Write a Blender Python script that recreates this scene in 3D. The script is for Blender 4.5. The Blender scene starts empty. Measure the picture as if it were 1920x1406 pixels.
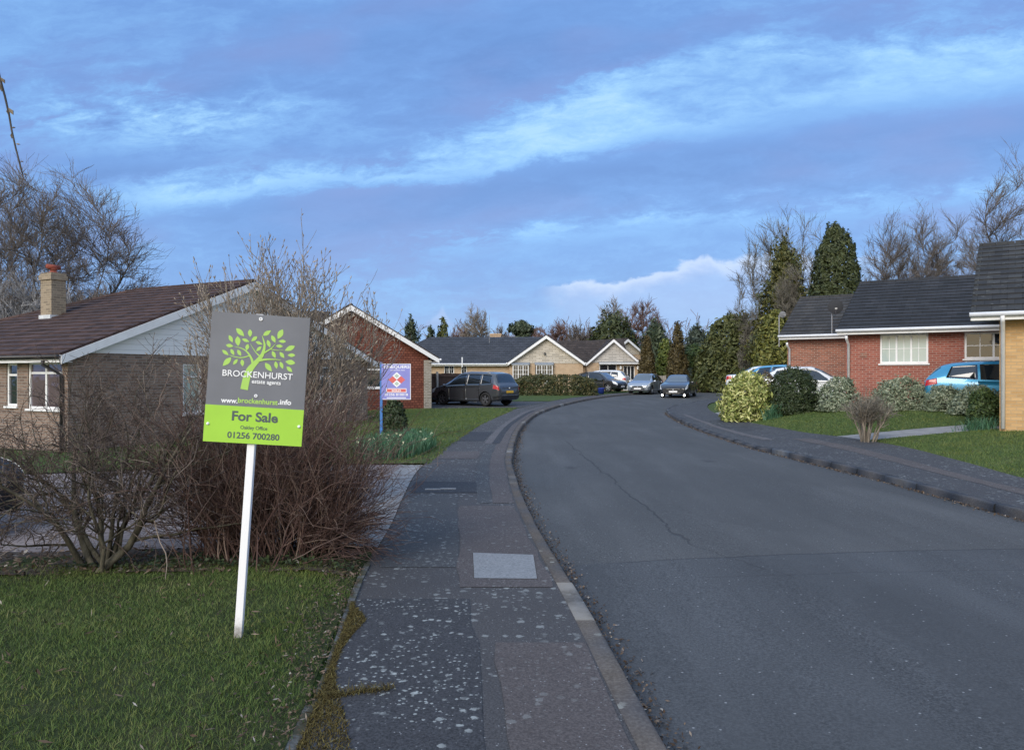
import bpy, bmesh, math, random
import numpy as np
from mathutils import Vector, Matrix

R = math.radians
SC = bpy.context.scene
COL = SC.collection

# ------------------------------------------------------------------ camera
EYE, FPX, CX, HY = 1.6, 1443.0, 960.0, 703.0
cam_d = bpy.data.cameras.new('camera'); cam = bpy.data.objects.new('camera', cam_d); COL.objects.link(cam)
cam.location = (0, 0, EYE); cam.rotation_euler = (R(90), 0, 0)
cam_d.sensor_width = 36; cam_d.lens = 36 * FPX / 1920; cam_d.clip_start = .05; cam_d.clip_end = 3000
SC.camera = cam
SC.view_settings.view_transform = 'Standard'; SC.view_settings.look = 'None'
SC.view_settings.gamma = 1; SC.view_settings.exposure = 1.60

# ------------------------------------------------------------------ node helper
class X:
    def __init__(s, g, k): s.g, s.k = g, k
    def _m(s, op, o, r=False):
        return s.g.math(op, o, s) if r else s.g.math(op, s, o)
    def __add__(s, o): return s._m('ADD', o)
    __radd__ = __add__
    def __sub__(s, o): return s._m('SUBTRACT', o)
    def __rsub__(s, o): return s._m('SUBTRACT', o, True)
    def __mul__(s, o): return s._m('MULTIPLY', o)
    __rmul__ = __mul__
    def __truediv__(s, o): return s._m('DIVIDE', o)
class G:
    def __init__(s, nt): s.nt = nt; s.n = nt.nodes; s.l = nt.links
    def put(s, inp, v):
        if isinstance(v, X): v = v.k
        if isinstance(v, bpy.types.NodeSocket): s.l.new(v, inp)
        elif v is not None:
            if hasattr(inp, 'default_value') and not isinstance(v, (int, float)) and len(v) == 3 and inp.type == 'RGBA': v = (*v, 1)
            inp.default_value = v
    def add(s, t, ins=None, **kw):
        n = s.n.new(t)
        for k, v in kw.items(): setattr(n, k, v)
        for k, v in (ins or {}).items(): s.put(n.inputs[k], v)
        return n
    def math(s, op, a, b=0.0, c=None):
        n = s.add('ShaderNodeMath', {0: a, 1: b}, operation=op)
        if c is not None: s.put(n.inputs[2], c)
        return X(s, n.outputs[0])
    def obj(s): return X(s, s.add('ShaderNodeTexCoord').outputs['Object'])
    def uv(s): return X(s, s.add('ShaderNodeTexCoord').outputs['UV'])
    def map(s, v, sc=(1, 1, 1), loc=(0, 0, 0), rot=(0, 0, 0)):
        n = s.add('ShaderNodeMapping', {'Vector': v, 'Scale': sc, 'Location': loc, 'Rotation': rot}); return X(s, n.outputs[0])
    def sep(s, v):
        n = s.add('ShaderNodeSeparateXYZ', {0: v}); return [X(s, n.outputs[i]) for i in range(3)]
    def comb(s, x, y, z): return X(s, s.add('ShaderNodeCombineXYZ', {0: x, 1: y, 2: z}).outputs[0])
    def noise(s, v, scale, detail=4, rough=.6, dist=0):
        n = s.add('ShaderNodeTexNoise', {'Vector': v, 'Scale': scale, 'Detail': detail, 'Roughness': rough, 'Distortion': dist}); return X(s, n.outputs['Fac'])
    def voro(s, v, scale, out='Distance', rnd=1.0, feature='F1'):
        n = s.add('ShaderNodeTexVoronoi', {'Vector': v, 'Scale': scale, 'Randomness': rnd}, feature=feature); return X(s, n.outputs[out])
    def ss(s, v, a, b, lo=0.0, hi=1.0):
        n = s.add('ShaderNodeMapRange', {'Value': v, 'From Min': a, 'From Max': b, 'To Min': lo, 'To Max': hi}, interpolation_type='SMOOTHSTEP'); return X(s, n.outputs[0])
    def gauss(s, v, c, w):
        d = (v - c) / w
        return s.math('EXPONENT', (d * d) * -1.0)
    def ramp(s, f, stops):
        n = s.add('ShaderNodeValToRGB', {0: f}); e = n.color_ramp.elements
        while len(e) < len(stops): e.new(.5)
        for i, (p, c) in enumerate(stops):
            e[i].position = p; e[i].color = (*c, 1) if len(c) == 3 else c
        return X(s, n.outputs[0])
    def mix(s, f, a, b, blend='MIX'):
        n = s.add('ShaderNodeMix', data_type='RGBA', blend_type=blend)
        s.put(n.inputs[0], f); s.put(n.inputs[6], a); s.put(n.inputs[7], b); return X(s, n.outputs[2])
    def island(s): return X(s, s.add('ShaderNodeNewGeometry').outputs['Random Per Island'])
    def objrand(s): return X(s, s.add('ShaderNodeObjectInfo').outputs['Random'])

# ------------------------------------------------------------------ sky and sun
SUN_AZ, SUN_EL = R(-150), R(30)            # azimuth from +Y towards +X; the glow is behind the viewer, to the left
W = bpy.data.worlds.new('World'); SC.world = W; W.use_nodes = True
W.node_tree.nodes.clear()
g = G(W.node_tree)
sky = g.add('ShaderNodeTexSky', sky_type='NISHITA', sun_disc=False, sun_elevation=SUN_EL, sun_rotation=SUN_AZ)
gen = X(g, g.add('ShaderNodeTexCoord').outputs['Generated'])
dx, dy, dz = g.sep(gen)
az = g.math('ARCTAN2', dx, dy); el = g.math('ARCSINE', dz)
# the cloud layer is laid out on the flat sheet it lies in: u across, v up, both as slopes of the view of the sky towards +Y
dyc = g.math('MAXIMUM', dy, .25)
cu, cv = .96 + dx / dyc * 1.443, .703 - dz / dyc * 1.443
cs = cv + cu * .07
pv = g.comb(cu * 2.4, cs * 7.5, 0.0)
dw = g.add('ShaderNodeTexNoise', {'Vector': g.comb(cu * 6.0, cs * 13.0, 2.0), 'Scale': 1.0, 'Detail': 5, 'Roughness': .6})
wv = X(g, g.add('ShaderNodeVectorMath', {0: dw.outputs['Color'], 1: (.5, .5, .5)}, operation='SUBTRACT').outputs[0])
wv = X(g, g.add('ShaderNodeVectorMath', {0: wv, 'Scale': .8}, operation='SCALE').outputs[0])
pvw = X(g, g.add('ShaderNodeVectorMath', {0: pv, 1: wv}, operation='ADD').outputs[0])
n1 = g.noise(pvw, 1.2, 8, .58)
n2 = g.noise(g.map(pvw, (1.2, 1.4, 1), (3.1, 1.7, 0)), 2.4, 8, .64)
n3 = g.noise(g.comb(cu * 11.0, cs * 34.0, 1.3), 1.0, 8, .66, .5)
wy = cv + (n1 - .5) * .09 + (n2 - .5) * .07 + (n3 - .5) * .03
yb = .40 - (cu - .27) * .130
yt = .335 - g.ss(cu, .50, 1.45) * .265
rt_ = g.ss(cu, 1.0, 1.5)
gap = g.ss(wy, yt - .03, yt + .045) * g.ss(wy, yb + .014 + rt_ * .01, yb - .022 - rt_ * .03) * g.ss(cu, .08, .40)
g1 = g.gauss(cu, .30, .26) * g.gauss(wy, .225, .055)
front = g.ss(dy, .15, .5)
b = (n1 - .5) * .62 + (n2 - .5) * .62 + (n3 - .5) * .40 + .34 + front * (
    gap * (.60 - rt_ * .26 + (n3 - .5) * .3) + g1 * (.34 + (n3 - .5) * 1.7 + (n2 - .5) * .9)
    - g.ss(wy, yb - .01, yb + .03) * g.ss(wy, yb + .16, yb + .07) * g.ss(cu, .25, .6) * .26
    - g.gauss(cu, .22, .16) * g.gauss(wy, .315, .016) * .22
    - g.gauss(cu, .95, .38) * g.gauss(wy, .11, .085) * .24
    + g.gauss(cu, .06, .22) * g.ss(cv, .14, .03) * .18 + g.gauss(cu, 1.75, .22) * g.gauss(wy, .10, .07) * .14
    + g.gauss(wy + cu * .10, .548, .022) * g.ss(cu, .65, .95) * (.20 + (n3 - .5) * .5)
    + g.ss(cv, .50, .68) * .12)
cn = g.noise(g.comb(cu * 13.0, cv * 17.0, 4.0), 1.0, 7, .58, .3)
ct = .535 - g.ss(cu, 1.07, 1.36) * .055 + (cn - .5) * .075 - g.gauss(cu, 1.09, .03) * .012
cum = g.ss(cv - ct, -.002, .010) * g.ss(cv, .66, .56) * g.ss(cu, 1.0, 1.09) * g.ss(cu, 1.75, 1.45) * front
rim = g.ss(cv - ct, .05, 0.0)
pt_ = .575 + (cn - .5) * .06 + g.math('ABSOLUTE', cu - .83) * .9
puff = g.ss(cv - pt_, -.002, .012) * g.ss(cv, .63, .59) * front * .45
cloud = g.ramp(b, [(0, (.128, .268, .62)), (.32, (.160, .335, .73)), (.58, (.215, .445, .85)), (.84, (.32, .60, .94)), (1, (.42, .70, .98))])
mauve = g.ss(g.noise(pv, .8, 3, .5), .42, .65) * g.ss(b, .58, .25) * .62
cloud = g.mix(mauve, cloud, (.215, .300, .63))
cloud = g.mix(cum * (.45 + rim * .5), cloud, g.mix(rim, (.38, .48, .80), (.56, .66, .90)))
cloud = g.mix(puff, cloud, (.40, .52, .86))
# western half of the sky, behind the viewer: thinner cloud, pale and warm low down
back = g.ss(dy, .0, -.6)
warm = back * g.ss(el, .55, .05)
cloud = g.mix(back * .8, cloud, (.80, 1.0, 1.36))
cloud = g.mix(warm * .8, cloud, (1.5, 1.15, .62))
high = g.ss(el, .5, 1.0) * .85
cloud = g.mix(high, cloud, (.66, .86, 1.18))
SKY_S = .10
mixed = g.mix(.90, sky.outputs[0], g.mix(1.0, cloud, (.342 / SKY_S,) * 3, 'MULTIPLY'))
bg = g.add('ShaderNodeBackground', {'Color': mixed, 'Strength': SKY_S})
out = g.add('ShaderNodeOutputWorld', {'Surface': bg.outputs[0]})

sd = bpy.data.lights.new('sun', 'SUN'); sun = bpy.data.objects.new('sun', sd); COL.objects.link(sun)
sd.energy = .95; sd.angle = R(35); sd.color = (1.0, .93, .83)
sv = Vector((math.sin(SUN_AZ) * math.cos(SUN_EL), math.cos(SUN_AZ) * math.cos(SUN_EL), math.sin(SUN_EL)))
sun.rotation_euler = sv.to_track_quat('Z', 'Y').to_euler()
sun.location = sv * 50

# ------------------------------------------------------------------ materials
MATS = {}
def mat(name, fn):
    m = bpy.data.materials.new(name); m.use_nodes = True; m.node_tree.nodes.clear()
    gg = G(m.node_tree); p = fn(gg)
    bs = gg.add('ShaderNodeBsdfPrincipled')
    o = gg.add('ShaderNodeOutputMaterial'); gg.l.new(bs.outputs[0], o.inputs[0])
    names = {'color': 'Base Color', 'rough': 'Roughness', 'metal': 'Metallic', 'spec': 'Specular IOR Level', 'coat': 'Coat Weight', 'coatr': 'Coat Roughness', 'emit': 'Emission Color', 'emits': 'Emission Strength', 'trans': 'Transmission Weight', 'sheen': 'Sheen Weight', 'alpha': 'Alpha'}
    for k, v in p.items():
        if k == 'bump':
            h, st, di = v
            bn = gg.add('ShaderNodeBump', {'Height': h, 'Strength': st, 'Distance': di}); gg.l.new(bn.outputs[0], bs.inputs['Normal'])
        else: gg.put(bs.inputs[names[k]], v)
    MATS[name] = m; return m
def sc(c, k): return tuple(min(1, x * k) for x in c)
def plain(name, c, rough=.6, var=.12, scale=8, spec=.4, metal=0, coat=0, bump=.0):
    def fn(g):
        o = g.obj(); n = g.noise(o, scale, 4)
        d = dict(color=g.mix(g.ss(n, .3, .7), sc(c, 1 - var), sc(c, 1 + var)), rough=rough, spec=spec, metal=metal, coat=coat)
        if bump: d['bump'] = (g.noise(o, scale * 6, 4), bump, .01)
        return d
    return mat(name, fn)
def brick(name, c1, c2, mortar, vary=.5, bw=.225, bh=.075, mort=.011, rough=.85, stain=.25):
    def fn(g):
        u = g.uv()
        bt = g.add('ShaderNodeTexBrick', {'Vector': u, 'Color1': (0, 0, 0, 1), 'Color2': (1, 1, 1, 1), 'Mortar': (.5, .5, .5, 1), 'Scale': 1.0, 'Mortar Size': mort, 'Mortar Smooth': .2, 'Bias': 0.0, 'Brick Width': bw, 'Row Height': bh})
        fac = X(g, bt.outputs['Fac'])
        rnd = g.ramp(X(g, bt.outputs['Color']), [(0, c1), (.45, tuple((a + b) / 2 for a, b in zip(c1, c2))), (1, c2)])
        n = g.noise(u, 1.2, 5, .65); n2 = g.noise(u, 40, 3)
        col = g.mix(g.ss(n, .35, .75) * stain, rnd, sc(c1, .45))
        col = g.mix(g.ss(n2, .3, .7) * .25, col, sc(c2, 1.2))
        col = g.mix(fac, col, mortar)
        return dict(color=col, rough=rough, spec=.25, bump=(fac * -1.0 + n2 * .3, .6, .006))
    return mat(name, fn)
def tiles(name, c1, c2, tw=.3, th=.33, moss=(.35, .36, .3), mossa=.2, rough=.8):
    def fn(g):
        u = g.uv()
        bt = g.add('ShaderNodeTexBrick', {'Vector': u, 'Color1': (0, 0, 0, 1), 'Color2': (1, 1, 1, 1), 'Mortar': (0, 0, 0, 1), 'Scale': 1.0, 'Mortar Size': .006, 'Mortar Smooth': .3, 'Bias': 0.0, 'Brick Width': tw, 'Row Height': th})
        fac = X(g, bt.outputs['Fac'])
        col = g.ramp(X(g, bt.outputs['Color']), [(0, c1), (1, c2)])
        n = g.noise(u, .9, 6, .7); n2 = g.noise(g.map(u, (1, 2.6, 1)), 5, 5, .7)
        col = g.mix(g.ss(n, .35, .7) * .5, col, sc(c1, .6))
        col = g.mix(g.ss(n2, .60, .68) * g.ss(n, .3, .6) * mossa * 2.6, col, moss)
        col = g.mix(fac, col, sc(c1, .3))
        return dict(color=col, rough=rough, spec=.3, bump=(fac * -1.0 + g.noise(u, 30, 3) * .4, .5, .008))
    return mat(name, fn)

plain('white paint', (.78, .79, .80), .35, .05, 5); plain('white trim', (.72, .74, .76), .4, .06, 3)
plain('black plastic', (.02, .02, .022), .4, .2); plain('dark timber', (.055, .035, .028), .85, .3, 6, bump=.3)
plain('grey timber', (.26, .24, .22), .9, .3, 5, bump=.3); plain('concrete post', (.30, .29, .27), .9, .15)
plain('lead sheet', (.22, .25, .29), .5, .15); plain('pale flashing', (.55, .58, .60), .5, .15)
plain('terracotta', (.28, .07, .045), .8, .25); plain('steel grey', (.35, .36, .38), .4, .1, metal=.6)
plain('dish grey', (.030, .032, .037), .8, .1); plain('dish pale', (.16, .165, .17), .8, .1); plain('rubber', (.015, .015, .016), .75, .2)
plain('alloy', (.45, .46, .48), .3, .1, metal=.8); plain('dark alloy', (.16, .165, .18), .35, .15, metal=.6)
plain('blue paint', (.05, .17, .45), .45, .1); plain('blue plastic', (.03, .06, .35), .5, .1)
plain('red lens', (.42, .015, .02), .15, .1, coat=.6); plain('lamp glass', (.62, .66, .70), .12, .1, coat=.5)
plain('plate white', (.75, .75, .74), .5, .03); plain('plate yellow', (.75, .45, .04), .5, .04)
plain('curtain red', (.16, .05, .06), .9, .2); plain('curtain pale', (.55, .56, .54), .9, .1, 20)
plain('blind teal', (.46, .56, .54), .7, .04); plain('black trim', (.015, .016, .018), .45, .2)
plain('soil', (.05, .038, .028), .95, .4, 12, bump=.5)
def glass_fn(base, wob=.02):
    def fn(g):
        o = g.obj()
        return dict(color=base, rough=.04, spec=.6, coat=1.0, coatr=.02, bump=(g.noise(o, 2.2, 2), wob, .3))
    return fn
mat('window glass', glass_fn((.018, .022, .026), .03)); mat('car glass', glass_fn((.012, .016, .02), .0))
mat('pale pane', glass_fn((.38, .47, .46), .03)); mat('curtained pane', glass_fn((.10, .07, .08), .03))
mat('windscreen glass', glass_fn((.06, .085, .11), .0))
def paint(name, c, metal=.3, rough=.28):
    return mat(name, lambda g: dict(color=g.mix(g.ss(g.noise(g.obj(), 2.5, 4), .4, .8) * .25, c, sc(c, .8)), rough=rough, metal=metal, coat=1.0, coatr=.05, spec=.5))
paint('grey car paint', (.095, .102, .114), .55, .2); paint('black car paint', (.018, .02, .026)); paint('silver car paint', (.36, .40, .45), .6)
paint('white car paint', (.70, .72, .74), 0); paint('blue car paint', (.035, .27, .48), .3); paint('pale blue car paint', (.08, .33, .55), .2)
plain('navy car paint', (.006, .007, .010), .45, .1)

brick('brown brick', (.105, .075, .060), (.29, .205, .160), (.25, .22, .195), stain=.4)
brick('pier brick', (.17, .15, .12), (.32, .28, .23), (.4, .38, .34))
brick('orange brick', (.40, .265, .16), (.54, .39, .25), (.45, .37, .28), stain=.12)
brick('gold brick', (.41, .255, .115), (.55, .355, .17), (.42, .31, .18), stain=.06, mort=.008)
brick('red brick', (.22, .060, .044), (.35, .112, .078), (.36, .24, .20), stain=.2)
brick('russet brick', (.15, .06, .042), (.36, .135, .085), (.34, .25, .20), stain=.2)
brick('stone cladding', (.38, .35, .30), (.60, .55, .47), (.30, .26, .20), bw=.5, bh=.14, stain=.15, mort=.014)
brick('grey stone cladding', (.36, .34, .31), (.55, .52, .47), (.25, .23, .2), bw=.6, bh=.14, stain=.15, mort=.014)
brick('hung tile', (.120, .040, .028), (.215, .078, .052), (.06, .018, .014), bw=.17, bh=.115, mort=.012, stain=.2)
brick('garden brick', (.22, .085, .06), (.36, .17, .12), (.3, .24, .2))
brick('chimney brick', (.17, .14, .105), (.33, .265, .195), (.33, .28, .2), stain=.4)
tiles('brown tile', (.036, .022, .020), (.092, .055, .047), moss=(.22, .17, .14), mossa=.16)
tiles('slate blue tile', (.040, .046, .058), (.065, .072, .088), mossa=.02)
tiles('dark brown tile', (.040, .032, .028), (.075, .058, .050), mossa=.12, moss=(.16, .13, .10))
tiles('charcoal tile', (.022, .024, .028), (.040, .042, .048), mossa=.05)
tiles('weathered charcoal tile', (.036, .036, .037), (.062, .060, .058), mossa=.10, moss=(.20, .20, .18))
tiles('mossy charcoal tile', (.026, .027, .029), (.055, .056, .056), mossa=.28, moss=(.30, .31, .28))
def clad(g):
    x, y, z = g.sep(g.uv()); fr = g.math('FRACT', y / .15)
    e = g.ss(fr, .0, .07)
    return dict(color=g.mix(e, (.34, .35, .37), (.78, .80, .82)), rough=.5, bump=(e, .5, .01))
mat('white weatherboard', clad)

def tarmac(name, c, fine=.35, spots=0.0, spot_scale=6, red=0.0, rough=.85):
    def fn(g):
        o = g.obj()
        n = g.noise(o, 75, 4, .8); n2 = g.noise(o, .9, 5, .65); n3 = g.noise(o, 14, 4, .6)
        col = g.mix(g.ss(n, .3, .72), sc(c, 1 - fine * 1.5), sc(c, 1 + fine * 1.5))
        col = g.mix(g.ss(n2, .35, .7) * .35, col, sc(c, .62))
        col = g.mix(g.ss(n3, .5, .8) * .25, col, sc(c, 1.35))
        if spots:
            for k, s_ in ((0, spot_scale * 1.9), (1, spot_scale * 4.2)):
                v = g.map(o, (1, 1, .01), (k * 3.3, k * 1.7, 0))
                d = g.voro(v, s_) + (g.noise(v, s_ * 4, 4) - .5) * .55
                pick = g.ss(g.noise(v, 1.3, 3), .42, .56)
                rd = X(g, g.add('ShaderNodeSeparateColor', {0: g.voro(v, s_, 'Color')}).outputs[0])
                m_ = g.ss(d, .30, .20) * pick * g.ss(rd, .35, .4) * spots
                col = g.mix(m_, col, (.40, .43, .42))
        chip = g.voro(g.map(o, (1, 1, .01)), 70)
        chr_ = X(g, g.add('ShaderNodeSeparateColor', {0: g.voro(g.map(o, (1, 1, .01)), 70, 'Color')}).outputs[1])
        col = g.mix(g.ss(chip, .35, .2) * g.ss(chr_, .93, .96) * .7, col, (.34, .35, .36))
        return dict(color=col, rough=rough, spec=.35, bump=(n * .6 + n3 * .5, .55, .006))
    return mat(name, fn)
tarmac('footway tarmac', (.064, .062, .064), .4, .38, 5)
tarmac('dark tarmac', (.043, .044, .049), .45, .62, 7)
tarmac('reddish tarmac', (.088, .076, .074), .35, .2, 6)
tarmac('blue grey tarmac', (.060, .062, .066), .35, .3, 6)
tarmac('trench tarmac', (.034, .036, .042), .3, .1, 6)
tarmac('worn tarmac', (.105, .098, .100), .3, .2, 6)
tarmac('far footway tarmac', (.056, .057, .062), .4, .35, 5)
def slab(g):
    o = g.obj(); n = g.noise(o, 60, 4, .7); n2 = g.noise(o, 3, 4)
    return dict(color=g.mix(g.ss(n, .3, .7), (.15, .16, .17), (.27, .28, .29)), rough=.9, bump=(n, .6, .005))
mat('concrete slab', slab)
def line_mask(g, x, y, p, q_, wid, wob):
    # soft mask of a wandering line from p to q_ in the ground plane
    ax, ay = p; L = math.hypot(q_[0] - ax, q_[1] - ay); tx, ty = (q_[0] - ax) / L, (q_[1] - ay) / L
    rx, ry = x - ax, y - ay
    s_ = rx * tx + ry * ty; d = g.math('ABSOLUTE', rx * -ty + ry * tx + wob)
    return g.ss(d, wid, wid * .3) * g.ss(s_, -.1, .1) * g.ss(s_, L + .1, L - .1)
def road_fn(g):
    o = g.obj(); x, y, z = g.sep(o)
    c = (.078, .080, .081)
    n = g.noise(o, 60, 4, .85); n2 = g.noise(g.map(o, (1.2, .35, 1)), .7, 5, .6); n3 = g.noise(o, 11, 4, .6)
    tr = g.noise(g.map(o, (1.6, .12, 1), (2, 0, 0), (0, 0, .06)), 1.4, 4, .6)
    col = g.mix(g.ss(n, .34, .68), sc(c, .35), sc(c, 1.65))
    col = g.mix(g.ss(tr, .4, .68) * .5, col, sc(c, 1.3))
    col = g.mix(g.ss(n2, .32, .68) * .55, col, sc(c, .62))
    pt_ = g.noise(g.map(o, (.5, .22, 1), (7, 1, 0)), 1.0, 2, .4); col = g.mix(g.ss(pt_, .52, .56) * .28, col, sc(c, .6))
    oil = g.ss(g.voro(g.map(o, (1, .6, .01)), .7) + (n3 - .5) * .25, .13, .04); col = g.mix(oil * .5, col, sc(c, .35))
    col = g.mix(g.ss(n3, .5, .8) * .2, col, sc(c, 1.3))
    w = (g.noise(o, 1.6, 4, .65) - .5) * .35
    w2 = (g.noise(o, 1.1, 4, .6) - .5) * .12
    cr = line_mask(g, x, y, (1.75, 7.6), (1.35, 19.5), .022, w)
    cr = cr + line_mask(g, x, y, (1.75, 7.6), (2.3, 6.3), .012, w) * .7
    cr = cr + line_mask(g, x, y, (.95, 6.9), (6.6, 7.6), .016, w2) + line_mask(g, x, y, (1.6, 6.35), (6.6, 6.7), .010, w2) * .6
    cr = cr + line_mask(g, x, y, (.8, 26.5), (6.0, 25.2), .02, w2) * .7
    cr = g.math('MINIMUM', cr, 1.0)
    join = g.ss(y - (x - 1.0) * .12 + w2, 6.95, 6.9)
    col = g.mix(join * .45, col, g.mix(1.0, col, (.72, .78, .88), 'MULTIPLY'))
    col = g.mix(cr * .5, col, (.014, .015, .018))
    chip = g.voro(g.map(o, (1, 1, .01)), 34)
    chr_ = X(g, g.add('ShaderNodeSeparateColor', {0: g.voro(g.map(o, (1, 1, .01)), 34, 'Color')}).outputs[1])
    col = g.mix(g.ss(chip, .3, .15) * g.ss(chr_, .95, .97) * .8, col, (.3, .31, .32))
    return dict(color=col, rough=.82, spec=.35, bump=(n * .6 + n3 * .5 - cr * 2.0, .5, .006))
mat('road tarmac', road_fn)
def kerb_fn(g):
    o = g.obj(); n = g.noise(o, 2.1, 4, .6); n2 = g.noise(o, 50, 4, .7)
    isl = g.island()
    col = g.mix(g.ss(isl, .72, .92), (.058, .054, .056), (.15, .155, .16))
    col = g.mix(g.ss(n, .42, .66) * .8, col, (.045, .042, .040))
    col = g.mix(g.ss(n2, .35, .75) * .3, col, (.20, .20, .20))
    v = g.map(o, (1, 1, .01)); d = g.voro(v, 11) + (g.noise(v, 40, 3) - .5) * .5
    rd = X(g, g.add('ShaderNodeSeparateColor', {0: g.voro(v, 11, 'Color')}).outputs[0])
    col = g.mix(g.ss(d, .32, .22) * g.ss(rd, .55, .6) * g.ss(g.noise(v, .9, 2), .45, .55) * g.ss(g.sep(o)[1], 8, 5), col, (.36, .40, .39))
    return dict(color=col, rough=.9, bump=(n2, .6, .006))
mat('kerb stone', kerb_fn)
def edging_fn(g):
    o = g.obj(); n2 = g.noise(o, 30, 4, .7); n = g.noise(o, 5, 3)
    col = g.mix(g.ss(n2, .3, .75), (.05, .052, .05), (.15, .155, .15))
    return dict(color=g.mix(g.ss(n, .42, .55) * .9, col, (.045, .042, .018)), rough=.95, bump=(n2, .6, .006))
mat('edging stone', edging_fn)
def grass_fn(cd, cl, cy):
    def fn(g):
        o = g.obj(); n = g.noise(o, 1.1, 5, .65); n2 = g.noise(g.map(o, (1, .6, 1)), 26, 4, .7); n3 = g.noise(o, 120, 2)
        col = g.mix(g.ss(n2, .3, .7), cd, cl)
        col = g.mix(g.ss(n, .45, .72) * .5, col, cy)
        col = g.mix(g.ss(n3, .35, .7) * .3, col, sc(cd, .5))
        return dict(color=col, rough=.95, spec=.15, bump=(n2 + n3 * .5, .8, .03))
    return fn
mat('lawn', grass_fn((.048, .080, .026), (.092, .132, .042), (.130, .132, .056)))
mat('near turf', grass_fn((.026, .036, .014), (.055, .075, .025), (.085, .075, .042)))
mat('ground cover', grass_fn((.042, .076, .021), (.080, .130, .034), (.115, .125, .046)))
def grass_mat(name, stops):
    def fn(g):
        o = g.obj(); n = g.noise(o, 1.3, 4, .6); n2 = g.noise(g.map(o, (1, 1, 1), (5, 3, 0)), .6, 3)
        c = g.ramp(g.math('ADD', g.island() * .75, g.ss(n, .35, .7) * .25), stops)
        c = g.mix(g.ss(n2, .5, .68) * .5, c, g.mix(1.0, c, (1.35, 1.1, .8), 'MULTIPLY'))
        return dict(color=c, rough=.75, spec=.2)
    return mat(name, fn)
def isl_mat(name, stops, rough=.7, spec=.3):
    return mat(name, lambda g: dict(color=g.ramp(g.island(), stops), rough=rough, spec=spec))
grass_mat('grass blade', [(0, (.044, .086, .020)), (.5, (.090, .138, .036)), (.88, (.155, .178, .060)), (1, (.30, .26, .15))])
grass_mat('lawn blade', [(0, (.050, .095, .022)), (.5, (.092, .136, .042)), (.9, (.138, .168, .058)), (1, (.20, .19, .09))])
isl_mat('litter', [(0, (.04, .026, .018)), (.6, (.10, .068, .045)), (.92, (.18, .135, .10)), (1, (.32, .30, .27))], .9)
isl_mat('moss tuft', [(0, (.035, .026, .010)), (.6, (.085, .066, .020)), (1, (.14, .125, .045))], .95)
isl_mat('daffodil leaf', [(0, (.030, .085, .045)), (.6, (.055, .140, .075)), (1, (.10, .19, .10))], .5)
isl_mat('pale petal', [(0, (.62, .62, .50)), (1, (.70, .68, .40))], .7)
def paver(g):
    o = g.obj()
    bt = g.add('ShaderNodeTexBrick', {'Vector': o, 'Color1': (0, 0, 0, 1), 'Color2': (1, 1, 1, 1), 'Mortar': (0, 0, 0, 1), 'Scale': 1.0, 'Mortar Size': .008, 'Mortar Smooth': .2, 'Bias': 0.0, 'Brick Width': .2, 'Row Height': .1})
    fac = X(g, bt.outputs['Fac']); n = g.noise(o, 1.1, 5, .65); n2 = g.noise(o, 60, 3)
    col = g.ramp(X(g, bt.outputs['Color']), [(0, (.17, .135, .13)), (1, (.27, .225, .21))])
    col = g.mix(g.ss(n, .4, .7) * .5, col, (.13, .115, .115)); col = g.mix(fac * .8, col, (.05, .05, .045))
    return dict(color=col, rough=.9, bump=(fac * -1.0 + n2 * .3, .5, .006))
mat('block paving', paver)
mat('pale block', lambda g: dict(color=g.mix(g.ss(g.noise(g.obj(), 4, 5, .7), .3, .7), (.17, .165, .16), (.29, .285, .28)), rough=.9, bump=(g.noise(g.obj(), 50, 3), .5, .005)))
mat('path concrete', lambda g: dict(color=g.mix(g.ss(g.noise(g.obj(), 3, 6, .7), .3, .7), (.20, .195, .195), (.30, .295, .29)), rough=.9, bump=(g.noise(g.obj(), 50, 3), .5, .005)))
def bark(name, c1, c2):
    return mat(name, lambda g: dict(color=g.mix(g.ss(g.noise(g.map(g.obj(), (1, 1, .35)), 9, 5, .7), .3, .7), c1, c2), rough=.95, spec=.15, bump=(g.noise(g.map(g.obj(), (1, 1, .3)), 30, 3), .6, .02)))
bark('grey bark', (.045, .042, .040), (.13, .12, .11)); bark('brown bark', (.05, .040, .030), (.12, .10, .075)); bark('mossy bark', (.040, .037, .027), (.125, .115, .085))
bark('pale bark', (.14, .12, .10), (.30, .26, .21))
def twig(name, stops): return isl_mat(name, stops, .85, .2)
twig('grey twig', [(0, (.10, .086, .080)), (1, (.21, .185, .17))]); twig('olive twig', [(0, (.10, .092, .075)), (1, (.23, .215, .18))])
twig('brown twig', [(0, (.050, .038, .033)), (.8, (.115, .088, .074)), (1, (.25, .21, .18))])
twig('red twig', [(0, (.055, .032, .028)), (.7, (.125, .078, .066)), (1, (.25, .19, .155))])
twig('rust twig', [(0, (.12, .075, .065)), (1, (.22, .145, .125))])
twig('pale twig', [(0, (.14, .12, .10)), (1, (.30, .26, .22))]); twig('frosty twig', [(0, (.16, .16, .17)), (1, (.42, .42, .44))])
twig('bud', [(0, (.20, .16, .12)), (1, (.42, .36, .29))])
def leafm(name, a, b_, c): return isl_mat(name, [(0, a), (.55, b_), (1, c)], .6, .35)
leafm('spruce leaf', (.022, .036, .022), (.046, .066, .036), (.075, .095, .05)); leafm('cypress leaf', (.022, .032, .011), (.042, .056, .018), (.070, .082, .028))
leafm('golden conifer leaf', (.035, .045, .010), (.075, .080, .020), (.13, .12, .035)); leafm('rusty conifer leaf', (.035, .028, .010), (.075, .058, .020), (.11, .085, .030))
leafm('laurel leaf', (.018, .036, .012), (.040, .070, .020), (.085, .12, .035)); leafm('olive leaf', (.032, .042, .012), (.065, .078, .022), (.12, .125, .04))
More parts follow.
